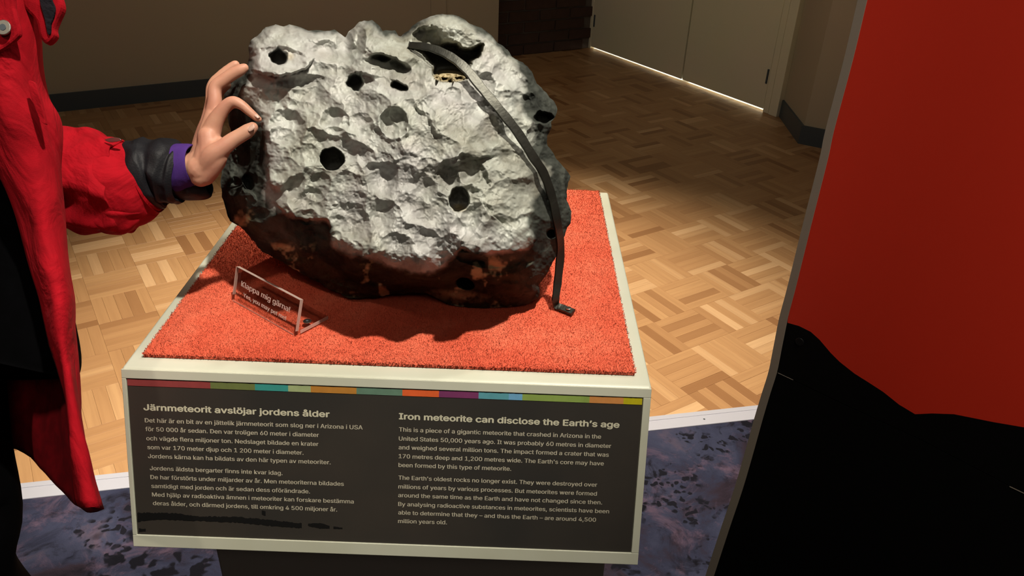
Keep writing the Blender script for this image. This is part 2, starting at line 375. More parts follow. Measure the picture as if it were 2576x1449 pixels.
for n_, (c3, ang) in enumerate(strips):
    if side(c3) < -0.10: continue
    sq = n_//NS
    if sq not in sqt: sqt[sq] = random.gauss(0, 1.3)
    ti = int(np.clip(random.choices(range(12), twt)[0]+sqt[sq], 0, 11))
    if n_ in near:
        o = bpy.data.objects.new('parquet_strip', vmesh[ti]); COL.objects.link(o); o.parent = floor
        o.location = (c3[0], c3[1], 0); o.rotation_euler = (0, 0, ang)
    else:
        vs, fs = strip_geo(random.uniform(-0.0002, 0.0002)); b0 = len(fv); ca, sa = math.cos(ang), math.sin(ang); off = random.uniform(0, 50)
        fv += [(c3[0]+x*ca-y*sa, c3[1]+x*sa+y*ca, z) for x, y, z in vs]; ff += [tuple(b0+q for q in f) for f in fs]
        ft += [tones[ti]]*len(vs); fg += [(x, y+off, off) for x, y, z in vs]
o = py_mesh('parquet_field', fv, ff, M_wood, floor); set_attr(o.data, 'tone', ft); set_attr(o.data, 'grain', fg, 'FLOAT_VECTOR'); o['kind'] = 'stuff'

# metal strip between parquet and carpet, and the carpet
def line_pt(s, off): p = SA + sdir*s + snor*off; return np.array([p[0], p[1], 0.0])
st = prism('trim_6', [line_pt(-2.5, -0.025), line_pt(4.0, -0.025), line_pt(4.0, 0.030), line_pt(-2.5, 0.030)], (0, 0, 0.0045), M_metal_trim, None, 0.0015); struct(st)
prism('rib', [line_pt(-2.5, 0.012)+np.array([0, 0, .004]), line_pt(4.0, 0.012)+np.array([0, 0, .004]), line_pt(4.0, 0.020)+np.array([0, 0, .004]), line_pt(-2.5, 0.020)+np.array([0, 0, .004])], (0, 0, 0.0015), M_metal_trim, st)
for s in (0.28, 1.68, 2.0):
    p = line_pt(s, -0.004)+np.array([0, 0, 0.004]); prism('screw', [p+np.array([math.cos(a)*.003, math.sin(a)*.003, 0]) for a in np.linspace(0, 2*math.pi, 9)[:-1]], (0, 0, 0.0008), M_skirt, st)
cp_ = prism('floor_carpet', [line_pt(-3.5, -0.0222), line_pt(4.2, -0.0222), np.array([4, -3.4, 0]), np.array([-5, -3.4, 0])], (0, 0, 0.0022), M_carpet)
tag(cp_, 'dark blue and mauve carpet with blotchy print around the plinth foot', 'carpet')

# ------------------------------------------------------------------ plinth
plinth = thing('plinth', 'cream painted museum plinth with dark base and bilingual text panel on its front', 'plinth', (0, 0.26, 0))
HW, DP = 0.28, 0.5198
FB = np.array([0, -0.0633, ZT-0.1975])     # lower edge of the leaning front
sv = np.array([0, FB[1], FB[2]-ZT]); SLEN = np.linalg.norm(sv); sv = sv/SLEN
fn = np.array([0, sv[2], -sv[1]]);  fn = fn if fn[1] < 0 else -fn     # outward normal of the front
def prof(x): return [(x, 0, ZT), (x, DP, ZT), (x, DP, ZT-0.1975), (x, FB[1], FB[2])]
bx = py_mesh('top_box', prof(-HW)+prof(HW), [(3, 2, 1, 0), (4, 5, 6, 7), (0, 1, 5, 4), (1, 2, 6, 5), (2, 3, 7, 6), (3, 0, 4, 7)], M_white, plinth)
bm = bmesh.new(); bm.from_mesh(bx.data); bmesh.ops.recalc_face_normals(bm, faces=bm.faces); bm.to_mesh(bx.data); bm.free()
bevel(bx, 0.003, 3)
def pan(u, s, o=0.0): return np.array([u, 0, ZT]) + sv*s + fn*o
def pan_px(px, py):
    P = onplane(px, py, (0, 0, ZT), fn); return P[0], (P-np.array([0, 0, ZT]))@sv
box('base_column', -0.238, 0.262, 0.03, 0.50, 0.0, ZT-0.196, M_base, plinth, 0.003)
uTL = pan_px(313, 948); uTR = pan_px(1618, 1001); uBR = pan_px(1587, 1390); uBL = pan_px(352, 1342)
PU0, PU1, PS0, PS1 = (uTL[0]+uBL[0])/2, (uTR[0]+uBR[0])/2, (uTL[1]+uTR[1])/2, (uBL[1]+uBR[1])/2
FT = 0.0022
frames = [(-HW+.0005, HW-.0005, .0008, PS0), (-HW+.0005, HW-.0005, PS1, SLEN-.0008), (-HW+.0005, PU0, PS0, PS1), (PU1, HW-.0005, PS0, PS1)]
for (a, b, c_, d_) in frames:
    prism('frame_rail', [pan(a, c_), pan(b, c_), pan(b, d_), pan(a, d_)], fn*FT, M_white, plinth, 0.0006)
panel = prism('text_panel', [pan(PU0+.0005, PS0+.0005), pan(PU1-.0005, PS0+.0005), pan(PU1-.0005, PS1-.0005), pan(PU0+.0005, PS1-.0005)], fn*0.0008, M_panel, plinth)
def z6(X, Y): return (290+X/2.6394, 900+Y/2.6394)
def z7(X, Y): return (950+X/2.6397, 900+Y/2.6397)
bx6 = [60, 635, 930, 1150, 1300, 1603]; bx7 = [165, 408, 670, 870, 960, 1405, 1630, 1765]
bpx = [z6(x, 175)[0] for x in bx6] + [z7(x, 250)[0] for x in bx7]
cols = [(135, 58, 58), (100, 112, 62), (52, 138, 132), (150, 165, 118), (172, 118, 48), (92, 122, 104), (212, 92, 44), (112, 48, 92), (84, 148, 160), (104, 160, 198), (128, 152, 74), (192, 130, 70), (176, 166, 18)]
def lin(c): return tuple(((x/255)/12.92 if x/255 < .04045 else ((x/255+.055)/1.055)**2.4) for x in c)
for k in range(len(cols)):
    a = pan_px(bpx[k], 965+(bpx[k]-313)*0.04)[0]; b = pan_px(bpx[k+1], 965+(bpx[k+1]-313)*0.04)[0]
    a = max(a, PU0+.0008); b = min(b, PU1-.0008)
    m = mat('patch_paint', lin(cols[k]), 0.55); t = NT(m); v_ = t.coord(); c1 = np.array(lin(cols[k]))*1.25
    t.base(t.mix(t.noise(70, 5, 0.65, vec=v_), tuple(c1*0.72), tuple(c1*1.15)))
    top = [pan(a+(b-a)*q/8, PS0+0.0006+random.uniform(0, 0.0009), 0.0009) for q in range(9)]
    o = prism('colour_patch', top+[pan(b, PS0+0.0082, 0.0009), pan(a, PS0+0.0082, 0.0009)], fn*0.0003, m, panel)
    o['label'] = 'painted colour patch along the top edge of the text panel'

FONT = None
try:
    import os
    FONT = bpy.data.fonts.load(os.path.join(bpy.utils.resource_path('LOCAL'), 'datafiles', 'fonts', 'Inter.woff2'))   # Blender's own interface font
except Exception:
    FONT = None
def text_mesh(body, size, bold=0.0, spacing=1.0):
    c = bpy.data.curves.new('t', 'FONT'); c.body = body; c.size = 1.0
    if FONT: c.font = FONT
    c.offset = bold; c.space_character = spacing; c.resolution_u = 3; c.fill_mode = 'FRONT'
    o = bpy.data.objects.new('t', c); COL.objects.link(o); dg = bpy.context.evaluated_depsgraph_get()
    me = bpy.data.meshes.new_from_object(o.evaluated_get(dg)); bpy.data.objects.remove(o); bpy.data.curves.remove(c)
    return me
def lay_text(name, lines, frame, size, mtl, parent, bold=0.0, off=0.0010):
    """frame(px,py)->(u,s); place(u,s,off)->3-D"""
    topx, place = frame
    V, Fc = [], []
    for body, p0, p1 in lines:
        me = text_mesh(body, 1.0, 0.0); vs = np.array([v.co[:] for v in me.vertices]); x0, x1 = vs[:, 0].min(), vs[:, 0].max()
        u0, s0 = topx(*p0); u1, s1 = topx(*p1)
        bw_ = bold*size        # stroke weight: the outline is laid down again, shifted by a fraction of a stroke
        for q_, (du_, dv_) in enumerate([(0, 0), (bw_, 0), (-bw_, 0), (0, bw_*0.7), (0, -bw_*0.7)][:1 if bold == 0 else 5 if bold > 0.02 else 3]):
            b0 = len(V)
            for x, y, z in vs:
                f = (x-x0)/(x1-x0); V.append(place(u0+(u1-u0)*f+du_, s0+(s1-s0)*f - y*size+dv_, off+q_*0.00001))
            Fc += [tuple(b0+q for q in p.vertices) for p in me.polygons]
        bpy.data.meshes.remove(me)
    return py_mesh(name, V, Fc, mtl, parent)
FRP = (pan_px, pan)
sw = [("Det här är en bit av en jättelik järnmeteorit som slog ner i Arizona i USA", (200, 426), (1643, 474)),
 ("för 50 000 år sedan. Den var troligen 60 meter i diameter", (204, 484), (1353, 524)),
 ("och vägde flera miljoner ton. Nedslaget bildade en krater", (210, 545), (1350, 584)),
 ("som var 170 meter djup och 1 200 meter i diameter.", (217, 604), (1251, 641)),
 ("Jordens kärna kan ha bildats av den här typen av meteoriter.", (221, 663), (1431, 705)),
 ("Jordens äldsta bergarter finns inte kvar idag.", (233, 743), (1112, 776)),
 ("De har förstörts under miljarder av år. Men meteoriterna bildades", (237, 802), (1518, 848)),
 ("samtidigt med jorden och är sedan dess oförändrade.", (243, 861), (1294, 898)),
 ("Med hjälp av radioaktiva ämnen i meteoriter kan forskare bestämma", (248, 918), (1584, 965)),
 ("deras ålder, och därmed jordens, till omkring 4 500 miljoner år.", (254, 975), (1474, 1018))]
en = [("This is a piece of a gigantic meteorite that crashed in Arizona in the", (143, 487), (1482, 535)),
 ("United States 50,000 years ago. It was probably 60 metres in diameter", (142, 547), (1549, 597)),
 ("and weighed several million tons. The impact formed a crater that was", (141, 605), (1533, 655)),
 ("170 metres deep and 1,200 metres wide. The Earth's core may have", (141, 664), (1500, 713)),
 ("been formed by this type of meteorite.", (140, 722), (886, 748)),
 ("The Earth's oldest rocks no longer exist. They were destroyed over", (139, 806), (1456, 854)),
 ("millions of years by various processes. But meteorites were formed", (139, 865), (1454, 913)),
 ("around the same time as the Earth and have not changed since then.", (138, 922), (1489, 971)),
 ("By analysing radioactive substances in meteorites, scientists have been", (138, 981), (1535, 1030)),
 ("able to determine that they – and thus the Earth – are around 4,500", (138, 1037), (1448, 1086)),
 ("million years old.", (137, 1094), (460, 1103))]
lay_text('heading', [("Järnmeteorit avslöjar jordens ålder", z6(193, 345), z6(1423, 392))], FRP, 0.0130, M_letter_h, panel, 0.035)
lay_text('heading', [("Iron meteorite can disclose the Earth’s age", z7(144, 405), z7(1602, 462))], FRP, 0.0130, M_letter_h, panel, 0.035)
lay_text('paragraph', [(b, z6(*p), z6(*q)) for b, p, q in sw[:5]], FRP, 0.0093, M_letter, panel, 0.014)
lay_text('paragraph', [(b, z6(*p), z6(*q)) for b, p, q in sw[5:]], FRP, 0.0093, M_letter, panel, 0.014)
lay_text('paragraph', [(b, z7(*p), z7(*q)) for b, p, q in en[:5]], FRP, 0.0093, M_letter, panel, 0.014)
lay_text('paragraph', [(b, z7(*p), z7(*q)) for b, p, q in en[5:]], FRP, 0.0093, M_letter, panel, 0.014)
def scuff(top, bot, jit=4):
    def dense(L):
        out = []
        for (a, b), (c_, d_) in zip(L[:-1], L[1:]):
            n = max(2, int(abs(c_-a)/9))
            out += [(a+(c_-a)*q/n, b+(d_-b)*q/n+random.uniform(-jit, jit)) for q in range(n)]
        return out+[L[-1]]
    T = dense(top); B = dense(bot); n = len(T)
    Bx = [b[0] for b in B]; By = [b[1] for b in B]
    V, Fc = [], []
    for (x, y) in T:
        yb = np.interp(x, Bx, By); a = pan_px(*z6(x, y)); b = pan_px(*z6(x, max(yb, y+1)))
        V += [pan(*a, 0.0011), pan(*b, 0.0011)]
    Fc = [(2*i, 2*i+2, 2*i+3, 2*i+1) for i in range(n-1)]
    return py_mesh('scuff_mark', V, Fc, M_scuff, panel)
scuff([(150, 1024), (420, 1030), (560, 1050), (800, 1052), (1000, 1070), (1240, 1096)], [(150, 1085), (300, 1070), (600, 1082), (800, 1090), (1100, 1118), (1240, 1128)], 4)
scuff([(1282, 1098), (1360, 1095), (1425, 1112)], [(1282, 1112), (1360, 1132), (1425, 1130)], 3)
scuff([(1450, 1118), (1510, 1124)], [(1450, 1132), (1510, 1134)], 2)
scuff([(160, 1128), (205, 1132)], [(160, 1156), (205, 1150)], 4)
scuff([(975, 1012), (1000, 1016)], [(975, 1038), (1000, 1046)], 3)

# ------------------------------------------------------------------ orange mat with pile
mu0, mu1, my0, my1 = -0.2645, 0.2640, 0.0195, 0.5125
MT = 0.0050; ZM = ZT+0.0070
matp = thing('carpet_mat', 'orange red pile carpet mat covering the plinth top under the meteorite', 'mat', (0, 0.26, ZT))
box('backing', mu0, mu1, my0, my1, ZT, ZT+MT, M_mat, matp, 0.001)
N = 230000
bxx = rng.uniform(mu0-0.001, mu1+0.001, N); byy = my0-0.001+(my1-my0+0.002)*rng.random(N)**1.25
hgt = rng.uniform(0.0008, 0.0022, N); lx = rng.normal(0.0, 0.0008, N); ly = rng.normal(-0.0003, 0.0008, N)
ang = rng.uniform(0, math.pi, N); wdt = rng.uniform(0.00035, 0.0007, N)
A = np.stack([bxx-np.cos(ang)*wdt, byy-np.sin(ang)*wdt, np.full(N, ZT+MT-0.0005)], 1)
B = np.stack([bxx+np.cos(ang)*wdt, byy+np.sin(ang)*wdt, np.full(N, ZT+MT-0.0005)], 1)
Cc = np.stack([bxx+lx, byy+ly, ZT+MT+hgt], 1)
V = np.stack([A, B, Cc], 1).reshape(-1, 3)
me = bpy.data.meshes.new('pile'); me.vertices.add(3*N); me.vertices.foreach_set('co', V.astype(np.float32).ravel())
me.loops.add(3*N); me.loops.foreach_set('vertex_index', np.arange(3*N, dtype=np.int32)); me.polygons.add(N)
me.polygons.foreach_set('loop_start', np.arange(0, 3*N, 3, dtype=np.int32)); me.update(calc_edges=True)
o = link('pile', me, M_mat, matp); o['kind'] = 'stuff'
# ------------------------------------------------------------------ the meteorite
SIL = [(625,118),(632,100),(645,93),(667,68),(692,60),(713,66),(727,60),(756,68),(775,76),(816,76),(842,74),(858,84),(868,92),(876,80),(892,66),(902,54),(915,48),(937,52),(956,66),(962,77),(980,74),(994,77),(1003,91),(1009,90),(1029,74),(1038,62),(1052,54),(1077,42),(1112,34),(1147,38),(1172,49),(1185,62),(1213,72),(1236,90),(1252,108),(1277,125),(1296,147),(1315,157),(1337,179),(1352,210),(1375,233),(1391,252),(1401,274),(1399,293),(1388,306),(1390,320),(1379,341),(1380,363),(1392,382),(1401,401),(1423,426),(1434,445),(1427,470),(1427,502),(1441,533),(1437,562),(1427,578),(1420,600),(1405,640),(1387,673),(1375,692),(1356,717),(1358,735),(1354,752),(1330,765),(1290,770),(1241,773),(1203,775),(1159,774),(1127,766),(1095,750),(1073,739),(1030,737),(984,742),(940,748),(905,752),(876,749),(838,733),(803,714),(762,692),(730,673),(699,654),(673,641),(657,635),(638,610),(622,590),(603,571),(578,556),(565,524),(557,495),(554,457),(559,419),(572,380),(578,330),(574,290),(563,255),(563,235),(577,212),(592,199),(612,186),(621,160),(627,142)]
SIL = np.array(SIL, float)
CC = np.array([1000.0, 420.0])
X0, Y0, RW, RH = 530, 10, 930, 790            # raster window in picture pixels
yy, xx = np.mgrid[0:RH, 0:RW]; xx = xx+X0; yy = yy+Y0
D_BOT = float((onz(1200, 775, ZM)-CAM)@F_)
def dmid(py): return D_BOT - 0.055*(775-py)/740.0

def up(a, h, w):   # bilinear resize
    gy = np.linspace(0, a.shape[0]-1, h); gx = np.linspace(0, a.shape[1]-1, w)
    y0 = np.minimum(gy.astype(int), a.shape[0]-2); x0 = np.minimum(gx.astype(int), a.shape[1]-2); fy = (gy-y0)[:, None]; fx = (gx-x0)[None]
    A_, B_, C_, D_ = a[y0][:, x0], a[y0][:, x0+1], a[y0+1][:, x0], a[y0+1][:, x0+1]
    return (A_*(1-fx)+B_*fx)*(1-fy)+(C_*(1-fx)+D_*fx)*fy
def vnoise(cell, seed, x=None, y=None):
    r = np.random.default_rng(seed); g = r.uniform(-1, 1, (1200//cell+60, 1300//cell+60))
    X = (xx if x is None else x)/cell; Y = (yy if y is None else y)/cell
    X = np.clip(X, 0, g.shape[1]-2.001); Y = np.clip(Y, 0, g.shape[0]-2.001)
    xi = X.astype(int); yi = Y.astype(int); fx = X-xi; fy = Y-yi; fx = fx*fx*(3-2*fx); fy = fy*fy*(3-2*fy)
    return (g[yi, xi]*(1-fx)+g[yi, xi+1]*fx)*(1-fy)+(g[yi+1, xi]*(1-fx)+g[yi+1, xi+1]*fx)*fy
def fbm(cell, seed, octs=4, gain=0.5, x=None, y=None):
    o = 0; a = 1
    for k in range(octs):
        c = max(2, int(cell/2**k)); o = o + a*vnoise(c, seed+k, x, y); a *= gain
    return o
def worley(cell, seed, wx, wy):
    r = np.random.default_rng(seed); pts = []
    for gy in np.arange(-cell, RH+cell, cell):
        for gx in np.arange(-cell, RW+cell, cell):
            pts.append((X0+gx+r.uniform(0, cell)*0.95, Y0+gy+r.uniform(0, cell)*0.95, r.uniform(0.75, 1.3)))
    s = 2; WX = wx[::s, ::s]; WY = wy[::s, ::s]; F1 = np.full(WX.shape, 1e9)
    for px, py, k in pts:
        F1 = np.minimum(F1, ((WX-px)**2+((WY-py)*1.12)**2)*k)
    return up(np.sqrt(F1)/cell, RH, RW)

# signed distance to the outline, low resolution then up
s4 = 3; lx_ = xx[::s4, ::s4].astype(float); ly_ = yy[::s4, ::s4].astype(float)
dist = np.full(lx_.shape, 1e9); inside = np.zeros(lx_.shape, bool)
for a, b in zip(SIL, np.roll(SIL, -1, 0)):
    e = b-a; L2 = e@e; t_ = np.clip(((lx_-a[0])*e[0]+(ly_-a[1])*e[1])/L2, 0, 1)
    dist = np.minimum(dist, np.hypot(lx_-a[0]-t_*e[0], ly_-a[1]-t_*e[1]))
    c_ = (a[1] > ly_) != (b[1] > ly_); 
    with np.errstate(divide='ignore', invalid='ignore'): xi_ = a[0]+(ly_-a[1])/(b[1]-a[1]+1e-12)*e[0]
    inside ^= c_ & (lx_ < xi_)
dist = up(np.where(inside, dist, 0), RH, RW)

# broad relief: thin-plate spline through measured points (px, py, height in cm)
CP = [(1000,420,12.2),(850,420,11.2),(1150,420,12.2),(1000,560,12.8),(850,560,11.2),(1120,600,12.6),(1000,300,11.4),(860,300,10.4),(1130,300,11.0),
 (720,300,9.0),(720,400,9.8),(740,480,10.0),(670,330,8.0),(675,440,8.6),(640,400,5.2),(620,330,4.6),(600,420,2.6),(600,520,3.0),(640,560,5.6),(690,520,8.6),
 (620,260,5.4),(660,230,7.6),(700,200,8.2),(700,160,7.8),(640,140,5.6),(650,100,4.2),(720,90,4.8),(800,100,4.6),(800,180,7.8),(850,120,5.2),(920,70,4.6),(920,140,7.6),
 (980,110,5.6),(900,210,9.0),(1000,210,9.6),(1060,240,9.8),(1100,220,9.2),(1030,90,3.4),(1110,50,2.8),(1180,80,3.2),(1140,110,4.4),(1230,130,4.4),(1220,170,6.0),(1290,200,5.4),(1330,230,4.2),
 (1200,260,9.4),(1270,300,8.6),(1330,330,6.2),(1370,290,3.2),(1360,380,4.8),(1230,400,11.0),(1310,420,8.6),(1340,500,8.2),(1300,560,10.6),(1330,600,9.4),(1400,480,3.4),(1400,560,3.2),(1380,620,3.6),
 (1220,600,12.4),(1250,520,12.2),(950,640,12.4),(850,610,10.8),(1060,670,12.6),(1160,650,11.6),
 (760,560,8.8),(700,590,6.0),(760,630,5.6),(830,660,6.0),(880,690,5.4),(960,700,6.2),(1060,710,5.2),(1140,690,6.6),(1240,680,7.2),(1320,670,6.2),(1340,720,3.2),(1250,740,2.6),(1150,740,2.4),(1000,730,1.8),(880,735,1.0),(780,690,1.2),(690,640,1.4),(640,600,1.6),(600,560,1.2),(1200,765,0.8),(1320,755,1.2),(1430,450,0.6),(1435,535,0.4),(1395,270,0.8),(560,450,0.2),(575,300,1.0),(560,240,0.4)]
CP = np.array(CP, float); q = CP[:, :2]/400.0
def Uf(r2): return np.where(r2 > 1e-12, r2*np.log(r2+1e-12), 0)
K = Uf(((q[:, None]-q[None])**2).sum(2)) + np.eye(len(q))*0.0015; Pm = np.hstack([np.ones((len(q), 1)), q])
sol = np.linalg.solve(np.block([[K, Pm], [Pm.T, np.zeros((3, 3))]]), np.concatenate([CP[:, 2], np.zeros(3)]))
s8 = 6; gx_ = xx[::s8, ::s8]/400.0; gy_ = yy[::s8, ::s8]/400.0
base_h = sol[-3]+sol[-2]*gx_+sol[-1]*gy_
for k in range(len(q)): base_h = base_h+sol[k]*Uf((gx_-q[k, 0])**2+(gy_-q[k, 1])**2)
H = up(base_h, RH, RW)

wx = xx+14*fbm(60, 1, 3)+4*fbm(16, 5, 2); wy = yy+14*fbm(60, 21, 3)+4*fbm(16, 25, 2)
front = np.clip((dist-20)/50, 0, 1)
w1 = worley(78, 3, wx, wy); H = H+1.5*(np.minimum(w1, 1.0)**2-0.35)*front
wx2 = xx+7*fbm(26, 31, 3); wy2 = yy+7*fbm(26, 41, 3)
w2 = worley(34, 8, wx2, wy2); H = H+0.24*(np.minimum(w2, 1.0)**2-0.4)*np.clip(0.5+fbm(90, 51, 2), 0.1, 1.2)
w3 = worley(13, 9, xx+3*fbm(10, 61, 2), yy+3*fbm(10, 71, 2)); H = H+0.07*(np.minimum(w3, 1.0)**2-0.4)*np.clip(0.6+fbm(70, 81, 2), 0.1, 1.5)
H = H+0.42*fbm(110, 91, 2)+0.09*fbm(22, 101, 3, 0.5)
rd = 1-np.abs(fbm(44, 111, 4, 0.55)); H = H+0.26*(rd-0.6)

def blob(cx, cy, rx, ry, ang=0, jag=0.08, seed=0):
    c_, s_ = math.cos(math.radians(ang)), math.sin(math.radians(ang)); X = xx-cx; Y = yy-cy
    u = (X*c_+Y*s_)/rx; v = (-X*s_+Y*c_)/ry
    return np.hypot(u, v)*(1+jag*fbm(14, 200+seed, 2))
def dent(cx, cy, rx, ry, depth, ang=0, p=2.0, rim=0.0, jag=0.1, seed=0):
    global H
    d = blob(cx, cy, rx, ry, ang, jag, seed); H = H-0.85*depth*np.clip(1-d**p, 0, 1)
    if rim: H = H+rim*np.exp(-((d-1.08)/0.16)**2)
def hole(cx, cy, rx, ry, depth, ang=0, wall=0.10, jag=0.06, seed=0):
    global H
    d = blob(cx, cy, rx, ry, ang, jag, seed); H = H-depth*np.clip((1-d)/wall, 0, 1)
def lip(pts, amp, width, sharp=5.0, sign=1):
    """raise the ground on one side of a line, falling away behind it: an overhung edge"""
    global H
    P = catmull(pts, 5); best = np.full(xx[::2, ::2].shape, 1e9); sd = np.zeros_like(best); ar = np.zeros_like(best); X = xx[::2, ::2]; Y = yy[::2, ::2]; acc = 0.0
    for a, b in zip(P[:-1], P[1:]):
        e = b-a; L = np.hypot(*e)+1e-9; tt = ((X-a[0])*e[0]+(Y-a[1])*e[1])/L**2; tc = np.clip(tt, 0, 1)
        dx = X-a[0]-tc*e[0]; dy = Y-a[1]-tc*e[1]; d_ = np.hypot(dx, dy); m_ = d_ < best
        sd = np.where(m_, np.sign(e[0]*(Y-a[1])-e[1]*(X-a[0]))*d_, sd); ar = np.where(m_, acc+tc*L, ar); best = np.minimum(best, d_); acc += L
    fe = np.clip(np.minimum(ar, acc-ar)/30, 0, 1); fe = fe*fe*(3-2*fe)
    sd = up(-sd*sign, RH, RW)+3*fbm(12, 301, 2); fe = up(fe, RH, RW)
    H = H + 1.2*amp*fe*np.where(sd > -sharp, np.clip((sd+sharp)/sharp, 0, 1)*np.exp(-(np.maximum(sd, 0)/width)**1.5), 0)

# knob with the first hole and its lower lip
lip([(626,172),(650,178),(690,186),(730,182),(768,170),(795,140)], 1.5, 45)
dent(712, 150, 70, 34, 1.6, 8); dent(700, 90, 60, 26, 0.5)
dent(650, 205, 60, 16, 1.0, 12); dent(760, 205, 60, 18, 1.1, -6)
# valley and peak along the top
dent(870, 120, 24, 46, 1.8, -15); dent(820, 130, 34, 30, 0.9); dent(800, 95, 30, 16, -0.5)
dent(920, 90, 20, 50, -1.6, 12, p=1.3); dent(905, 110, 16, 40, 1.0, 14)
lip([(925,152),(945,134),(980,138),(1008,150),(1032,178)], 1.6, 38)
dent(965, 160, 45, 16, 1.7, 12); dent(1010, 170, 30, 16, 1.5, 25)
lip([(880,200),(905,182),(930,188),(945,205)], 1.0, 30); 
lip([(975,196),(1003,205),(1030,222)], 0.9, 26)
# bowls on the face (rim shadows lie at their upper right)
dent(990, 306, 35, 42, 2.3, -8, p=2.6, rim=0.25); dent(722, 322, 44, 52, 1.5, -10, p=2.4, rim=0.15); dent(842, 305, 38, 34, 1.3, 15, p=2.6, rim=0.1)
dent(905, 318, 34, 38, 0.9, 30); dent(780, 240, 44, 40, 0.9, 10); dent(690, 250, 40, 36, 0.8); dent(1140, 238, 22, 20, 0.6, 0, 2.5); dent(1095, 260, 30, 40, 0.7, 20)
dent(900, 395, 58, 36, 1.4, 35); dent(955, 440, 46, 60, 1.1, 20); dent(770, 390, 44, 30, 0.7, 20)
dent(1165, 450, 66, 62, 1.8, 10, p=2.2, rim=0.2); dent(1125, 425, 30, 22, 0.9, -30); dent(1060, 470, 44, 36, 0.8)
dent(800, 470, 30, 40, 1.1, 30); dent(780, 520, 42, 46, 1.0, 20); dent(880, 560, 60, 50, 1.4, 25); dent(960, 540, 34, 44, 0.9); dent(1030, 520, 40, 34, 0.6)
dent(1000, 620, 46, 36, 1.2, 0); dent(1085, 610, 50, 40, 0.8); dent(1110, 640, 30, 34, 0.8); dent(1240, 470, 50, 44, 0.9, 20); dent(1250, 560, 60, 50, 0.7)
dent(1180, 560, 26, 50, 1.1, 25); dent(1290, 330, 40, 34, 1.0); dent(1235, 330, 34, 40, 0.8); dent(1240, 225, 40, 26, 0.8, 30); dent(1225, 195, 20, 14, 1.1)
dent(1315, 270, 26, 44, 1.3, -25); dent(1345, 355, 24, 50, 1.4, 10); dent(1330, 250, 18, 18, 0.8); dent(1375, 400, 20, 30, 1.0)
lip([(1100,225),(1050,262),(1078,290),(1095,330),(1110,350)], 0.5, 40, 8)
lip([(1250,388),(1200,395),(1150,408),(1115,425)], 0.8, 40, 6, -1)
# the lower edge of the polished plate, undercut below
lip([(690,500),(720,535),(765,549),(810,549),(829,560),(829,590),(846,625),(886,644),(953,651),(990,675),(1054,686),(1110,676),(1137,645),(1162,619),(1203,638),(1248,629),(1286,634),(1337,616),(1334,578),(1327,543)], 1.3, 70, 6)
lip([(1180,578),(1164,600),(1160,618),(1200,640),(1230,650)], 1.3, 34, 4)
dent(1195, 655, 60, 14, 1.8, 14)
dent(1290, 660, 70, 26, 1.0, -18); dent(860, 700, 50, 18, 0.9, 20); dent(960, 700, 60, 20, 0.9); dent(730, 630, 40, 22, 0.8, 30); dent(1080, 725, 50, 14, 1.0)
# left dark flank
lip([(662,300),(668,340),(676,400),(680,450),(700,490)], 1.1, 46, 7, 1)
dent(615, 300, 30, 50, 1.4); dent(605, 410, 26, 60, 1.6, 10); dent(640, 470, 20, 40, 1.0, 20); dent(650, 540, 30, 20, 0.9); dent(590, 470, 20, 24, 1.5)
lip([(560,480),(590,472),(625,480),(650,510)], 1.2, 30, 5, -1)
# holes
hole(835, 400, 31, 30, 8.0, 20, 0.07); hole(1155, 502, 26, 33, 5.5, 10, 0.14, 0.12, 3); hole(700, 143, 24, 21, 5.0, 30, 0.3, 0.2, 4)
hole(897, 206, 22, 25, 4.5, 0, 0.4, 0.25, 5); hole(1002, 216, 25, 12, 3.2, 14, 0.5, 0.25, 6); hole(1170, 713, 25, 15, 4.0, 16, 0.2)
hole(1387, 588, 13, 12, 3.0, 0, 0.3); hole(1366, 296, 26, 17, 3.2, 0, 0.3, 0.15, 8); hole(962, 146, 30, 9, 1.8, 8, 0.6, 0.3, 9); hole(625, 458, 16, 24, 2.4, 0, 0.4, 0.2, 10)
# the big torn cavity at the top right
def poly_sd(P):
    P = catmull(list(P)+[P[0]], 4)[:-1]; X = xx[::2, ::2].astype(float); Y = yy[::2, ::2].astype(float); dd_ = np.full(X.shape, 1e9); ins = np.zeros(X.shape, bool)
    for a, b in zip(P, np.roll(P, -1, 0)):
        e = b-a; t_ = np.clip(((X-a[0])*e[0]+(Y-a[1])*e[1])/(e@e+1e-9), 0, 1); dd_ = np.minimum(dd_, np.hypot(X-a[0]-t_*e[0], Y-a[1]-t_*e[1]))
        cr = (a[1] > Y) != (b[1] > Y); ins ^= cr & (X < a[0]+(Y-a[1])/(b[1]-a[1]+1e-12)*e[0])
    return up(np.where(ins, dd_, -dd_), RH, RW)
c1 = poly_sd([(1033,124),(1060,140),(1082,168),(1098,203),(1135,207),(1170,202),(1185,165),(1208,140),(1214,110),(1175,122),(1140,104),(1100,112),(1060,116)]) + 4*fbm(14, 401, 3)
H = H-13.0*np.clip(c1/12, 0, 1)+1.8*np.exp(-(blob(1140, 70, 95, 36, 10))**2)
c2 = poly_sd([(1052,70),(1085,66),(1112,74),(1120,96),(1150,104),(1165,124),(1130,125),(1090,116),(1050,112),(1034,92)]) + 4*fbm(12, 411, 3)
H = H-2.6*np.clip(c2/10, 0, 1)
c3 = poly_sd([(1088,190),(1105,176),(1140,174),(1168,182),(1172,198),(1140,206),(1100,203)])
gold = np.clip(c3/6+0.4, 0, 1)
H = H+8.2*np.clip(c3/11, 0, 1)+0.3*gold*fbm(10, 421, 2)
H = H+0.9*np.exp(-((blob(1208, 148, 20, 34, 30)))**2)
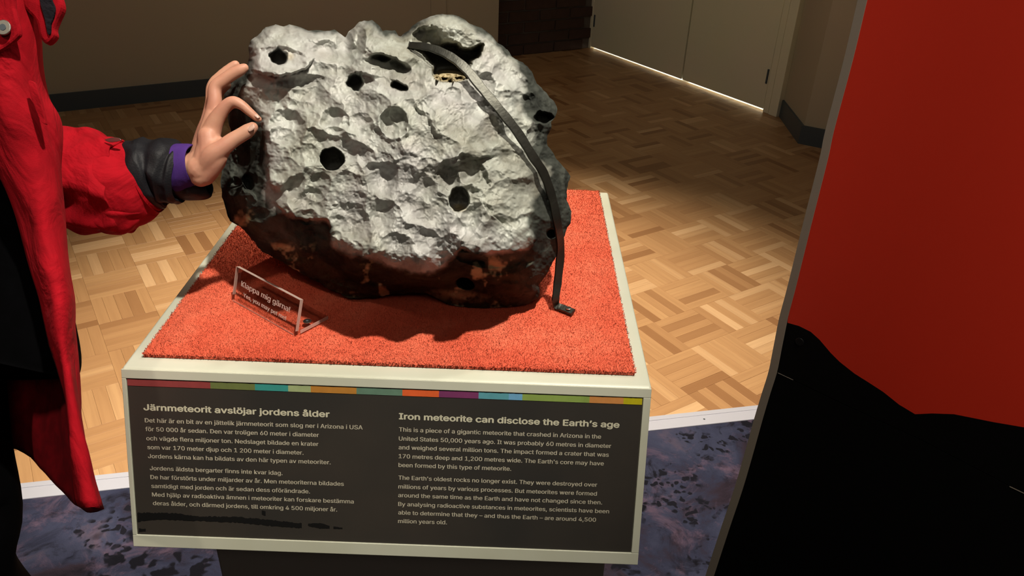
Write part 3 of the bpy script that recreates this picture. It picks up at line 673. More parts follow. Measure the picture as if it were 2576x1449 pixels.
# rounding to the outline
prof_ = np.clip((dist+2*fbm(14, 701, 2))/30, 0, 1); rnd = np.sqrt(np.clip(1-(1-prof_)**2, 0, 1)); H = np.clip(H, -8.5, 17)*rnd+0.14*fbm(9, 801, 2)*np.clip(dist/6, 0, 1)*(1-front)
H = H*0.01

def bil(G, u, v):
    x = np.clip(u-X0, 0, RW-1.001); y = np.clip(v-Y0, 0, RH-1.001); xi = x.astype(int); yi = y.astype(int); fx = x-xi; fy = y-yi
    return (G[yi, xi]*(1-fx)+G[yi, xi+1]*fx)*(1-fy)+(G[yi+1, xi]*(1-fx)+G[yi+1, xi+1]*fx)*fy
def rock_depth(px, py, r=0):
    u = np.array([px+dx for dx in (-r, 0, r) for dy in (-r, 0, r)], float); v = np.array([py+dy for dx in (-r, 0, r) for dy in (-r, 0, r)], float)
    return float(dmid(py)-bil(H, u, v).max())

# patina plus painted shade: pale lit polished face, dark flanks, dark rusty golden belly
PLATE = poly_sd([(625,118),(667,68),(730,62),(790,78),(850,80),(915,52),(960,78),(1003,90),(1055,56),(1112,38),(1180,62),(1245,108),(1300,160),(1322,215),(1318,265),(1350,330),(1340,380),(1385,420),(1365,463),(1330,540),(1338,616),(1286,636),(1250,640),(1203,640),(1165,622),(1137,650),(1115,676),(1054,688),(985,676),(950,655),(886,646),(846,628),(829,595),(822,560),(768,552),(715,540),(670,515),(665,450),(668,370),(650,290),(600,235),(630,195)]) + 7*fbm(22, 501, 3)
polish_lit = np.clip(PLATE/14+0.3, 0, 1)  # lighter where the face catches light, on top of wear by hands
polish_lit = polish_lit*(0.80+0.2*np.clip(0.5+fbm(30, 521, 3), 0, 1))
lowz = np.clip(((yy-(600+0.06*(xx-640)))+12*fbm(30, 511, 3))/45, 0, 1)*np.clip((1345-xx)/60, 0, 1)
rust_shade = np.clip(lowz*(1-polish_lit), 0, 1)
rust_shade = np.maximum(rust_shade, np.clip((1-blob(610, 570, 60, 50, 40))*3, 0, 1)*(1-polish_lit)*0.8)
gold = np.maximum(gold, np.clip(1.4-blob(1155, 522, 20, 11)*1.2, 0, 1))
gold = np.maximum(gold, (1-polish_lit)*np.clip((fbm(46, 531, 4, 0.6)-0.45)*2.2, 0, 1)*np.clip(rust_shade*2, 0, 1)*0.9)
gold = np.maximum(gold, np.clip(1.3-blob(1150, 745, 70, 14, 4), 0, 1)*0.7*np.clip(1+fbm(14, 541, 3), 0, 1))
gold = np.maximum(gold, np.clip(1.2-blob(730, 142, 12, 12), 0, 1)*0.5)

NTH, NR, NB = 1500, 330, 70
th = np.linspace(0, 2*math.pi, NTH, endpoint=False)
# outline radius along each direction (farthest crossing)
RAD = np.zeros(NTH)
for a, b in zip(SIL, np.roll(SIL, -1, 0)):
    a = a-CC; b = b-CC; e = b-a; c_, s_ = np.cos(th), np.sin(th)
    det = c_*(-e[1])+s_*e[0]
    with np.errstate(divide='ignore', invalid='ignore'):
        tt = (a[0]*(-e[1])+a[1]*e[0])/det; uu = (c_*a[1]-s_*a[0])/det
    ok = (uu >= -1e-6) & (uu <= 1+1e-6) & (tt > 0); RAD = np.where(ok, np.maximum(RAD, tt), RAD)
rj = np.random.default_rng(5); jit = sum(np.interp(th, np.linspace(0, 2*math.pi, n+1), np.r_[(z := rj.uniform(-1, 1, n)), z[0]])*a for n, a in ((90, 2.2), (220, 1.4), (500, 0.7)))
RAD = RAD+jit-1.0
rr = np.concatenate([np.linspace(0.004, 0.90, int(NR*0.78)), 0.90+0.10*np.sin(np.linspace(0, math.pi/2, NR-int(NR*0.78)+1)[1:])])
Ug = CC[0]+rr[:, None]*RAD[None]*np.cos(th)[None]; Vg = CC[1]+rr[:, None]*RAD[None]*np.sin(th)[None]
hh = bil(H, Ug, Vg); hh[-1] = 0.0
def attrs(G): return bil(G, Ug, Vg).ravel()
def cast(U_g, V_g, dep):
    r_ = F_[None, None]+R_[None, None]*((U_g-W_PX/2)/F_PX)[..., None]+U_[None, None]*((H_PX/2-V_g)/F_PX)[..., None]
    return CAM+r_*dep[..., None]
Pf = cast(Ug, Vg, dmid(Vg)-hh)
rb = np.cos(np.linspace(0, math.pi/2, NB+1))[1:]; rb[-1] = 0.004
Ub = CC[0]+rb[:, None]*RAD[None]*np.cos(th)[None]; Vb = CC[1]+rb[:, None]*RAD[None]*np.sin(th)[None]
back = 0.165*np.sqrt(np.clip(1-rb**2, 0, 1))[:, None]*(1+0.10*np.sin(th*3+1)+0.06*np.sin(th*7))[None]
back = back+0.010*fbm(60, 601, 3, 0.5, np.clip(Ub, 0, 1500), np.clip(Vb, 0, 1000))*np.sqrt(np.clip(1-rb**2, 0, 1))[:, None]
Pb = cast(Ub, Vb, dmid(Vb)+back)
Vt = np.concatenate([Pf.reshape(-1, 3), Pb.reshape(-1, 3)]); 
low = ZM+0.0004; Vt[:, 2] = np.where(Vt[:, 2] < low, low, Vt[:, 2])
nr = NR+NB
i_, j_ = np.meshgrid(np.arange(nr-1), np.arange(NTH), indexing='ij'); jn = (j_+1) % NTH
quads = np.stack([i_*NTH+j_, i_*NTH+jn, (i_+1)*NTH+jn, (i_+1)*NTH+j_], -1).reshape(-1, 4)
me = bpy.data.meshes.new('meteorite'); me.vertices.add(len(Vt)+2)
Vall = np.vstack([Vt, Pf[0].mean(0), Pb[-1].mean(0)]); me.vertices.foreach_set('co', Vall.astype(np.float32).ravel())
jj = np.arange(NTH); capA = np.stack([np.full(NTH, len(Vt)), (jj+1) % NTH, jj], 1); capB = np.stack([np.full(NTH, len(Vt)+1), (nr-1)*NTH+jj, (nr-1)*NTH+(jj+1) % NTH], 1)
loops = np.concatenate([quads.ravel(), capA.ravel(), capB.ravel()]).astype(np.int32); tot = np.concatenate([np.full(len(quads), 4), np.full(2*NTH, 3)]); st_ = np.concatenate([[0], np.cumsum(tot)[:-1]]).astype(np.int32)
me.loops.add(len(loops)); me.loops.foreach_set('vertex_index', loops); me.polygons.add(len(tot)); me.polygons.foreach_set('loop_start', st_)
me.polygons.foreach_set('use_smooth', np.ones(len(tot), bool)); me.update(calc_edges=True)
def fullattr(name, G, bv):
    set_attr(me, name, np.concatenate([attrs(G), np.full(len(Vall)-NR*NTH, bv)]))
fullattr('polish_lit', polish_lit, 0.15); fullattr('rust_shade', rust_shade, 0.3); fullattr('gold', gold, 0.0)
M_rock = mat('iron_meteorite', (0.4, 0.4, 0.36), 0.5, 0.12, spec=0.4); t = NT(M_rock); v = t.coord()
pol = t.attr('polish_lit'); ru = t.attr('rust_shade'); go = t.attr('gold')
n1 = t.noise(28, 6, 0.62, vec=v, dist=0.5); n2 = t.noise(9, 4, 0.6, vec=v)
silver = t.mix(t.ramp(n1, [(0.32, (0, 0, 0)), (0.62, (1, 1, 1))]), (0.27, 0.265, 0.215), (0.50, 0.53, 0.475))
silver = t.mix(t.ramp(t.noise(13, 5, 0.6, vec=v, dist=0.8), [(0.44, (0, 0, 0)), (0.72, (0.7, 0.7, 0.7))]), silver, (0.17, 0.16, 0.12))
silver = t.mix(t.ramp(n2, [(0.42, (0, 0, 0)), (0.62, (1, 1, 1))]), silver, t.mix(0.5, silver, (0.50, 0.48, 0.50)))
crust_shade = t.mix(t.ramp(n1, [(0.35, (0, 0, 0)), (0.7, (1, 1, 1))]), (0.022, 0.024, 0.021), (0.085, 0.092, 0.078))  # untouched oxide, with the shade of the flanks put into the colour
cc_ = t.mix(pol, crust_shade, silver)
rust_shade_col = t.mix(t.ramp(n1, [(0.4, (0, 0, 0)), (0.65, (1, 1, 1))]), (0.008, 0.006, 0.004), (0.045, 0.036, 0.020))  # rusty brown darkened further so the underside looks shaded
cc_ = t.mix(ru, cc_, rust_shade_col); cc_ = t.mix(go, cc_, t.mix(n1, (0.12, 0.10, 0.05), (0.66, 0.54, 0.32)))
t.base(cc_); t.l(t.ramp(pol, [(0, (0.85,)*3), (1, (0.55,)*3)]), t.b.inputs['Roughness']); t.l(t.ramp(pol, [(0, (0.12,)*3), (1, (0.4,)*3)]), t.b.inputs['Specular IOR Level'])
t.bump(t.noise(230, 4, 0.6, vec=v, dist=0.6), 0.35, 0.001)
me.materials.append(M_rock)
rock = bpy.data.objects.new('meteorite', me); COL.objects.link(rock)
tag(rock, 'large pitted silver grey iron meteorite with round holes resting on the orange mat', 'meteorite')

# ------------------------------------------------------------------ iron strap over the rock
sp = [(1030,114,None,22),(1060,116,None,20),(1100,126,None,18),(1140,147,None,15),(1175,177,None,13),(1215,226,None,12),(1260,280,None,14),(1302,333,None,17),(1340,393,None,16),(1368,437,None,12),(1388,495,None,10),(1402,560,None,11),(1410,625,None,12)]
def strap_dep(px, py, off):
    if py < 200: # spans the cavity between its two rims
        f = np.clip((px-1030)/(1200-1030), 0, 1); return (1-f)*(rock_depth(1026, 108, 6)-0.004)+f*(rock_depth(1205, 212, 6)-0.006) - 0.012*math.sin(math.pi*f)
    return rock_depth(px, py, 8)-off/1000*1.25
path = [list(at(a, b, strap_dep(a, b, d))) for a, b, _, d in sp]
dl = [float((np.array(p)-CAM)@F_) for p in path]
for k in range(3): dl = [dl[0]]+[(dl[i-1]+2*dl[i]+dl[i+1])/4 for i in range(1, len(dl)-1)]+[dl[-1]]
dl = [min(d, rock_depth(a, b, 2)-0.004) if b > 205 else d for d, (a, b, _, _) in zip(dl, sp)]
ft1 = onz(1399, 768, ZM+0.004); ft2 = onz(1442, 786, ZM+0.003)
dft = float((ft1-CAM)@F_)
dl[-1] = dl[-1]*0.6+dft*0.4
path = [at(a, b, d) for (a, b, _, _), d in zip(sp, dl)] + [at(1404, 700, dl[-1]*0.42+dft*0.58), at(1398, 750, dft-0.008), ft1, ft1+(ft2-ft1)*0.45, ft2]
PP = catmull(path, 8); n = len(PP); V = []
ctr = at(1000, 420, dmid(420)+0.03)
for i, p in enumerate(PP):
    tn_ = PP[min(i+1, n-1)]-PP[max(i-1, 0)]; tn_ /= np.linalg.norm(tn_)
    out = p-ctr; out = out/np.linalg.norm(out)
    if i > n-14: f = min(1, (i-(n-14))/4); out = out*(1-f)+np.array([0.25, -0.15, 1.0])*f
    vw = CAM-p; vw /= np.linalg.norm(vw); out = out*0.25+vw*0.75+np.array([0.10, 0, 0.12])
    if i > n-14: out = out*(1-f)+np.array([0.15, -0.45, 1.0])*f
    out -= tn_*(out@tn_); out /= np.linalg.norm(out); sd_ = np.cross(tn_, out); hw = (0.0032+0.0016*min(1, i/30))*(1 if i < n-30 else 0.92)+0.0002*math.sin(i*0.9); ht = 0.0018
    for a, b in ((-1, -1), (-1, 1), (1, 1), (1, -1)): V.append(p+sd_*hw*a+out*ht*b)
Fc = [(4*i+a, 4*i+(a+1) % 4, 4*(i+1)+(a+1) % 4, 4*(i+1)+a) for i in range(n-1) for a in range(4)] + [(0, 1, 2, 3), (4*n-1, 4*n-2, 4*n-3, 4*n-4)]
strap = py_mesh('iron_strap', V, Fc, M_iron); bevel(strap, 0.0006, 2)
for p_ in strap.data.polygons: p_.use_smooth = False
tag(strap, 'blackened flat iron strap bent over the right side of the meteorite', 'strap')
pc = ft1+(ft2-ft1)*0.72+np.array([0, 0, 0.0022])
prism('screw_head', [pc+np.array([math.cos(a)*.0034, math.sin(a)*.0034, 0]) for a in np.linspace(0, 2*math.pi, 13)[:-1]], (0, 0, 0.0016), M_steel, strap, 0.0004)
# ------------------------------------------------------------------ acrylic sign
sign = thing('acrylic_sign', 'small clear acrylic sign with engraved touch invitation on the front left of the mat', 'sign', tuple(onz(660, 790, ZM)))
zb = ZM+0.0003
b0 = onz(584, 757, zb); b1 = onz(741, 846, zb); r1 = onz(823, 801, zb); r0 = b0+(r1-b1)
ex = (b1-b0); LW = np.linalg.norm(ex); ex /= LW; ey = np.cross([0, 0, 1.0], ex)
def best_top(px, py, b):
    # height on the leaning upright whose foot is b
    r_ = ray(px, py); nrm = np.cross(ex, np.array([0, 0, 1.0])+ey*-0.10); P = CAM+r_*(((b-CAM)@nrm)/(r_@nrm)); return P
best = None
for k in np.linspace(-0.8, 0.8, 161):        # lean and height of the upright from its measured top corners
    for h_ in np.linspace(0.02, 0.07, 101):
        e_ = 0
        for b_, px, py in ((b0, 594, 672), (b1, 755, 755)):
            x_, y_, _ = project(b_+(np.array([0, 0, 1.0])+ey*k)*h_); e_ += (x_-px)**2+(y_-py)**2
        if best is None or e_ < best[0]: best = (e_, k, h_)
lean = np.array([0, 0, 1.0])+ey*best[1]; hgt_ = best[2]
print('sign', best)
upv = lean*hgt_/lean[2]; T = 0.0042
fw = np.cross(ex, upv); fw /= np.linalg.norm(fw); fw = fw if fw@ey > 0 else -fw
DPT = float((r1-b1)@ey)
# L profile with a rounded heel, swept along ex
def prof_pts():
    P = []
    up_ = upv/np.linalg.norm(upv); Hh = np.linalg.norm(upv)
    P.append(up_*Hh); P.append(up_*0.006)
    for k in range(1, 5): a = k/5; P.append(up_*0.006*(1-a)**2 + ey*0.006*a**2)
    P.append(ey*0.006); P.append(ey*DPT); P.append(ey*DPT+np.array([0, 0, T]))
    P.append(ey*0.010+np.array([0, 0, T])); q0 = up_*0.010+fw*T; q1 = ey*0.010+np.array([0, 0, T])
    for k in range(1, 5): a = k/5; P.append(q1*(1-a)**2+q0*a**2+(fw*T+np.array([0, 0, T]))*2*a*(1-a))
    P.append(q0); P.append(up_*Hh+fw*T); return P
pr = prof_pts(); npf = len(pr)
V = [b0+p for p in pr]+[b1+p for p in pr]
Fc = [tuple(range(npf)), tuple(range(2*npf-1, npf-1, -1))]+[(i, npf+i, npf+(i+1) % npf, (i+1) % npf) for i in range(npf)]
ac = py_mesh('acrylic_plate', V, Fc, M_acrylic, sign)
bm = bmesh.new(); bm.from_mesh(ac.data); bmesh.ops.recalc_face_normals(bm, faces=bm.faces); bm.to_mesh(ac.data); bm.free(); bevel(ac, 0.0003, 1)
upu = upv/np.linalg.norm(upv); Hh = np.linalg.norm(upv)
# frosted saw-cut edges
def edge_strip(A, B, wv, m=M_edgewhite):
    prism('frosted_edge', [A, B, B+wv, A+wv], fn*0+np.cross(B-A, wv)/np.linalg.norm(np.cross(B-A, wv))*0.0003, m, sign)
e0 = b0+upu*Hh; e1 = b1+upu*Hh
edge_strip(e0+upu*.0002, e1+upu*.0002, fw*T)
edge_strip(b1+upu*0.006+ex*.0003, e1+ex*.0003, fw*T)
edge_strip(b0+upu*0.008-ex*.0006, e0-ex*.0006, fw*T)
edge_strip(b0+ex*.002-ey*.0004+np.array([0, 0, .0006]), b1-ex*.001-ey*.0004+np.array([0, 0, .0006]), np.array([0, 0, 0.0022]))
edge_strip(b1+ey*0.008+ex*.0003, b1+ey*DPT+ex*.0003, np.array([0, 0, T]))
def sgn(px, py): 
    P = onplane(px, py, b0, fw); return (P-b0)@ex, -((P-b0)@upu)
def splace(u, s, off): return b0+ex*u-upu*s-fw*0.0004
def z4(X, Y): return (560+X/6.037, 640+Y/6.037)
lay_text('engraving', [("Klappa mig gärna!", z4(285, 478), z4(1020, 880))], (sgn, splace), 0.0125, M_engrave, sign, 0.02)
lay_text('engraving', [("Yes, you may pet me!", z4(315, 640), z4(962, 1002))], (sgn, splace), 0.0098, M_engrave, sign, 0.02)
sc0 = onz(773, 809, zb+T)
prism('screw', [sc0+np.array([math.cos(a)*.0048, math.sin(a)*.0048, 0]) for a in np.linspace(0, 2*math.pi, 17)[:-1]], (0, 0, 0.0012), M_steel, sign, 0.0004)
prism('screw_slot', [sc0+np.array([math.cos(a)*.0016, math.sin(a)*.0016, 0.00125]) for a in np.linspace(0, 2*math.pi, 7)[:-1]], (0, 0, 0.0002), M_skirt, sign)

# ------------------------------------------------------------------ red and black exhibition board on the right
bdP = at(1958, 935, 0.80)               # a point of its left front edge, at the seam
vpx = ray(-930, -560); hb = vpx.copy(); hb[2] = 0; hb /= np.linalg.norm(hb)       # runs towards the far left
hb = -hb                                                                         # now from the far edge towards the camera's right
bn = np.array([hb[1], -hb[0], 0.0]); bn = bn if bn@(CAM-bdP) > 0 else -bn
board = thing('exhibition_board', 'tall red exhibition board with black wavy lower print and curved grey edge at right', 'board', (float(bdP[0]), float(bdP[1]), 0))
def bpt(px, py): return onplane(px, py, bdP, bn)
TB = 0.0115
def gx(P): return (P-bdP)@hb
left = [(2240,-220),(2205,-90),(2182,0),(2146,150),(2098,330),(2083,400),(2040,570),(2003,720),(1982,800),(1968,870),(1955,935),(1938,990),(1920,1050),(1895,1140),(1868,1232),(1835,1330),(1796,1449),(1770,1530)]
seam = [(1955,935),(2110,1010),(2310,1102),(2576,1240),(2760,1335)]
wave = [(1981,812),(2010,820),(2040,835),(2062,855),(2090,888),(2112,910),(2150,940),(2185,962),(2222,986),(2262,1018),(2302,1042),(2345,1040),(2400,1042),(2450,1052),(2500,1062),(2576,1075),(2760,1085)]
topR = (2760, -220)
def plate(name, px_poly, m, off, thick):
    return prism(name, [bpt(*p)+bn*off for p in px_poly], -bn*thick, m, board)
cut = [p for p in left if p[1] < 812]
plate('red_panel', cut+wave+[topR], M_redprint, 0.0, TB)
mid = [p for p in left if 812 < p[1] <= 935]
plate('black_panel', [wave[0]]+mid+seam[1:]+wave[::-1][:-1], M_blackprint, 0.0, TB)
lowL = [p for p in left if p[1] > 935]
plate('lower_panel', [(1954.5,938)]+lowL+[(2760,1530)]+[(x, y+2.5) for x, y in seam[::-1][:-1]], M_blackprint, 0.0, TB)
# pale cut edge of the board, seen end on
Ei = catmull([bpt(*p) for p in left], 6); E_ = catmull([bpt(p[0]-21-max(0, (400-p[1]))*0.006, p[1]-1) for p in left], 6)
V = []
for p, q_ in zip(E_, Ei): V += [p+bn*0.0006, p-bn*(TB+0.0006), q_-bn*(TB+0.0006), q_+bn*0.0006]
n = len(E_); Fc = [(4*i+a, 4*i+(a+1) % 4, 4*(i+1)+(a+1) % 4, 4*(i+1)+a) for i in range(n-1) for a in range(4)]+[(0, 1, 2, 3), (4*n-1, 4*n-2, 4*n-3, 4*n-4)]
eo = py_mesh('board_edge', V, Fc, M_boardedge, board)
bm = bmesh.new(); bm.from_mesh(eo.data); bmesh.ops.recalc_face_normals(bm, faces=bm.faces); bm.to_mesh(eo.data); bm.free()
# thin pale joint of the seam
sm = [bpt(x, y) for x, y in seam[:3]]
prism('seam_line', [bpt(2540,1222)+bn*.0004, bpt(2576,1239)+bn*.0004, bpt(2576,1241)+bn*.0004, bpt(2540,1224)+bn*.0004], bn*0.0002, M_boardedge, board)
prism('seam_line', [bpt(1958,937)+bn*.0004, bpt(1996,955)+bn*.0004, bpt(1996,956)+bn*.0004, bpt(1958,938.5)+bn*.0004], bn*0.0002, M_boardedge, board)
pc = bpt(2013, 859)
prism('screw', [pc+hb*math.cos(a)*.0042+np.array([0, 0, 1])*math.sin(a)*.0042 for a in np.linspace(0, 2*math.pi, 17)[:-1]], bn*0.0015, mat('dark_screw', (0.03, 0.03, 0.03), 0.35, 0.8), board, 0.0004)
# feet carrying the board down to the floor
lowest = bpt(1770, 1530); fz = lowest[2]
for k in (0.02, 0.35):
    c_ = lowest+hb*k; c_[2] = 0
    prism('foot', [c_+bn*0.002-bn*TB, c_+hb*.06+bn*0.002-bn*TB, c_+hb*.06+bn*0.002-bn*TB+np.array([0, 0, fz+.01]), c_+bn*0.002-bn*TB+np.array([0, 0, fz+.01])], -bn*0.02, M_blackprint, board)

# ------------------------------------------------------------------ the person on the left
person = thing('person', 'person in a red jacket with black cuffs, left hand touching the meteorite', 'person', (-0.55, 0.12, 0))
def DF(y): return 1-0.08*max(0.0, 600-y)/600       # the figure stands a little more upright than the picture plane
def bake(o):
    dg = bpy.context.evaluated_depsgraph_get(); me = bpy.data.meshes.new_from_object(o.evaluated_get(dg)); old = o.data; o.modifiers.clear(); o.data = me; bpy.data.meshes.remove(old); return o
def capsules(chains, nseg=14):
    """closed tapered tubes (each with round ends) along lists of (point, radius)"""
    bm = bmesh.new()
    for ch in chains:
        P = catmull([list(p)+[r] for p, r in ch], 5) if len(ch) > 2 else np.array([list(p)+[r] for p, r in ch])
        C_, R__ = P[:, :3], P[:, 3]; ex0 = None; rings = []
        t0 = C_[1]-C_[0]; t0 /= np.linalg.norm(t0); t1 = C_[-1]-C_[-2]; t1 /= np.linalg.norm(t1)
        pts = []; 
        for a in (80, 60, 38, 18): pts.append((C_[0]-t0*R__[0]*math.sin(math.radians(a)), R__[0]*math.cos(math.radians(a)), t0))
        for i in range(len(C_)):
            tt = C_[min(i+1, len(C_)-1)]-C_[max(i-1, 0)]; tt /= np.linalg.norm(tt); pts.append((C_[i], R__[i], tt))
        for a in (18, 38, 60, 80): pts.append((C_[-1]+t1*R__[-1]*math.sin(math.radians(a)), R__[-1]*math.cos(math.radians(a)), t1))
        prev = np.array([0.3, 0.2, 0.9])
        for c_, r_, t_ in pts:
            a_ = prev-t_*(prev@t_); a_ /= np.linalg.norm(a_); b_ = np.cross(t_, a_); prev = a_
            rings.append([bm.verts.new(tuple(c_+(a_*math.cos(q_)+b_*math.sin(q_))*r_)) for q_ in np.linspace(0, 2*math.pi, nseg, endpoint=False)])
        for A_, B_ in zip(rings[:-1], rings[1:]):
            for k in range(nseg): bm.faces.new((A_[k], A_[(k+1) % nseg], B_[(k+1) % nseg], B_[k]))
        bm.faces.new(rings[0][::-1]); bm.faces.new(rings[-1])
    bmesh.ops.recalc_face_normals(bm, faces=bm.faces)
    me = bpy.data.meshes.new('c'); bm.to_mesh(me); bm.free(); return me
def remeshed(name, chains, voxel, smooth_it, m, parent):
    me = capsules(chains); o = link(name, me, None, parent)
    r_ = o.modifiers.new('r', 'REMESH'); r_.mode = 'VOXEL'; r_.voxel_size = voxel; r_.use_smooth_shade = True
    s_ = o.modifiers.new('s', 'SMOOTH'); s_.factor = 0.5; s_.iterations = smooth_it
    bake(o); o.data.materials.append(m)
    o.data.polygons.foreach_set('use_smooth', [True]*len(o.data.polygons)); return o
PXM = lambda d: d/F_PX
def J(px, py, d, rpx): return (at(px, py, d), (rpx+(1.6 if 12.9 < rpx < 30 else 0.4))*d/F_PX)
dI = rock_depth(658, 303, 3)-0.004; dTh = dI-0.004; dW = dI-0.006; dM = max(rock_depth(634, 160, 4)-0.006, dI+0.004)
thumb = [J(515,425,dW+.004,26), J(535,392,dW-.004,25), J(560,372,dTh-.008,20), J(585,353,dTh-.007,18), J(605,341,dTh-.006,17), J(624,329,dTh-.005,16.5), J(635,321,dTh-.004,13)]
index = [J(515,400,dW+.004,26), J(531,335,dI+.000,23), J(545,300,dI-.003,18.5), J(566,270,dI-.006,15), J(586,257,dI-.007,14), J(607,264,dI-.007,12.5), J(625,279,dI-.006,11), J(645,296,dI-.004,9), J(652,300,dI-.003,7)]
middle = [J(508,400,dW+.012,26), J(530,315,dW+.014,22), J(540,262,dM+.000,17), J(541,222,dM+.000,15.5), J(562,202,dM,14.5), J(586,186,dM,14), J(605,176,dM,13), J(614,171,dM,11.5)]
ring = [J(502,400,dW+.026,26), J(522,320,dW+.030,20), J(533,262,dM+.016,15.5), J(536,218,dM+.018,14.5), J(558,192,dM+.018,13.5), J(580,172,dM+.018,12.5), J(592,163,dM+.018,11)]
pinky = [J(498,405,dW+.038,24), J(512,335,dW+.044,18), J(528,285,dM+.032,13), J(538,250,dM+.034,12), J(556,228,dM+.034,11), J(572,214,dM+.034,9.5)]
webs = [[J(515,442,dW+.006,24), J(532,424,dW+.002,22), J(546,402,dW-.002,20), J(562,380,dTh-.004,16)], [J(525,345,dW+.004,26), J(528,380,dW+.004,30), J(520,410,dW+.004,32), J(505,425,dW+.006,36)], [J(533,290,dM+.000,17), J(530,310,dM,20), J(522,345,dM,24)], [J(534,368,dW-.001,17), J(548,355,dI-.002,13), J(556,362,dTh-.004,11)], [J(505,445,dW+.006,24), J(545,412,dW+.002,19), J(560,398,dW-.002,12)],
        [J(500,430,dW+.018,34), J(516,370,dW+.016,30), J(530,320,dW+.014,24)], [J(497,430,dW+.030,28), J(510,370,dW+.030,24), J(522,325,dW+.030,20)]]
wrist = [J(400,438,dW+.018,46), J(450,432,dW+.016,45), J(490,424,dW+.014,42), J(512,408,dW+.012,36)]
hand_ch = [thumb, index, middle, ring, pinky, wrist]+webs
hand = remeshed('hand', hand_ch, 0.0011, 9, M_skin, None)
# body under the clothes: one skin-modifier figure, joined with the hand into one mesh
def skin_mesh(nodes, edges):
    me = bpy.data.meshes.new('b'); me.from_pydata([n_[0] for n_ in nodes], edges, []); o = bpy.data.objects.new('b', me); COL.objects.link(o)
    sk = o.modifiers.new('sk', 'SKIN'); o.data.skin_vertices[0].data[0].use_root = True
    for i, n_ in enumerate(nodes): o.data.skin_vertices[0].data[i].radius = n_[1]
    s_ = o.modifiers.new('su', 'SUBSURF'); s_.levels = 2; bake(o); return o
BC = lambda x, y, d=.868: tuple(at(x, y, d*DF(y)))
wr = tuple(at(430, 436, dW+.016)); el = tuple(at(60, 455, dW+.045))
NB_ = np.array(BC(-160, -430)); HD = NB_+np.array([0.035, -0.01, 0.0])       # neck base, head base
PX_, PY_ = BC(-170, 900)[0], BC(-170, 900)[1]
nodes = [(BC(-170, 900), (.10, .085)), (BC(-165, 650), (.095, .075)), (BC(-165, 250), (.105, .08)), (BC(-160, -150), (.09, .07)), (BC(-160, -380), (.05, .05)),
 (tuple(HD+[0, 0, .10]), (.045, .045)), (tuple(HD+[.005, 0, .15]), (.05, .05)),
 (BC(-70, -180, .86), (.045, .045)), (el, (.036, .036)), (wr, (.024, .024)),
 (BC(-440, -200), (.045, .045)), (BC(-520, 180), (.036, .036)), (BC(-480, 520, .84), (.026, .026)), (BC(-440, 620, .83), (.024, .024)),
 (tuple(at(-150, 950, .88)), (.055, .055)), (tuple(at(-110, 1300, .88)), (.028, .028)), ((PX_-.12, PY_+.06, .10), (.022, .022)), ((PX_-.12, PY_-.04, .035), (.02, .016)),
 (tuple(at(-330, 950, .88)), (.055, .055)), ((PX_-.18, PY_+.03, .42), (.028, .028)), ((PX_-.29, PY_+.04, .10), (.022, .022)), ((PX_-.29, PY_-.06, .035), (.02, .016))]
edges = [(0, 1), (1, 2), (2, 3), (3, 4), (4, 5), (5, 6), (3, 7), (7, 8), (8, 9), (3, 10), (10, 11), (11, 12), (12, 13), (0, 14), (14, 15), (15, 16), (16, 17), (0, 18), (18, 19), (19, 20), (20, 21)]
hf = np.array([0.86, -0.30, -0.28]); hf /= np.linalg.norm(hf); hs = np.cross(hf, [0, 0, 1.0]); hs /= np.linalg.norm(hs); hu = np.cross(hs, hf)
HC_ = HD+np.array([.012, 0, .175])
def hp(f, s_, u_): return HC_+hf*f+hs*s_+hu*u_
head_ch = [[(hp(-.018, 0, .018), .084), (hp(.012, 0, .022), .080)], [(hp(.02, 0, -.03), .066), (hp(.034, 0, -.062), .048)], [(hp(.05, 0, -.085), .026), (hp(.058, 0, -.088), .024)],
 [(hp(.084, 0, .004), .009), (hp(.098, 0, -.026), .0125)], [(hp(.082, -.030, .022), .012), (hp(.088, .0, .020), .010), (hp(.082, .030, .022), .012)],
 [(hp(.082, -.018, -.052), .008), (hp(.088, 0, -.052), .010), (hp(.082, .018, -.052), .008)], [(hp(.0, .082, .004), .010), (hp(-.006, .084, -.022), .008)], [(hp(.0, -.082, .004), .010), (hp(-.006, -.084, -.022), .008)],
 [(hp(-.02, 0, -.06), .050), (HD+[0, 0, .02], .052), (NB_+[0, 0, -.02], .055)]]
head = remeshed('head', head_ch, 0.0035, 5, M_skin, None)
bodyo = skin_mesh(nodes, edges)
bm = bmesh.new(); bm.from_mesh(bodyo.data); bm.from_mesh(hand.data); bm.from_mesh(head.data); me = bpy.data.meshes.new('body'); bm.to_mesh(me); bm.free()
for o_ in (bodyo, hand, head): m_ = o_.data; bpy.data.objects.remove(o_); bpy.data.meshes.remove(m_)
me.materials.clear(); me.materials.append(M_skin); me.polygons.foreach_set('material_index', [0]*len(me.polygons)); me.polygons.foreach_set('use_smooth', [True]*len(me.polygons))
body = link('body', me, None, person)
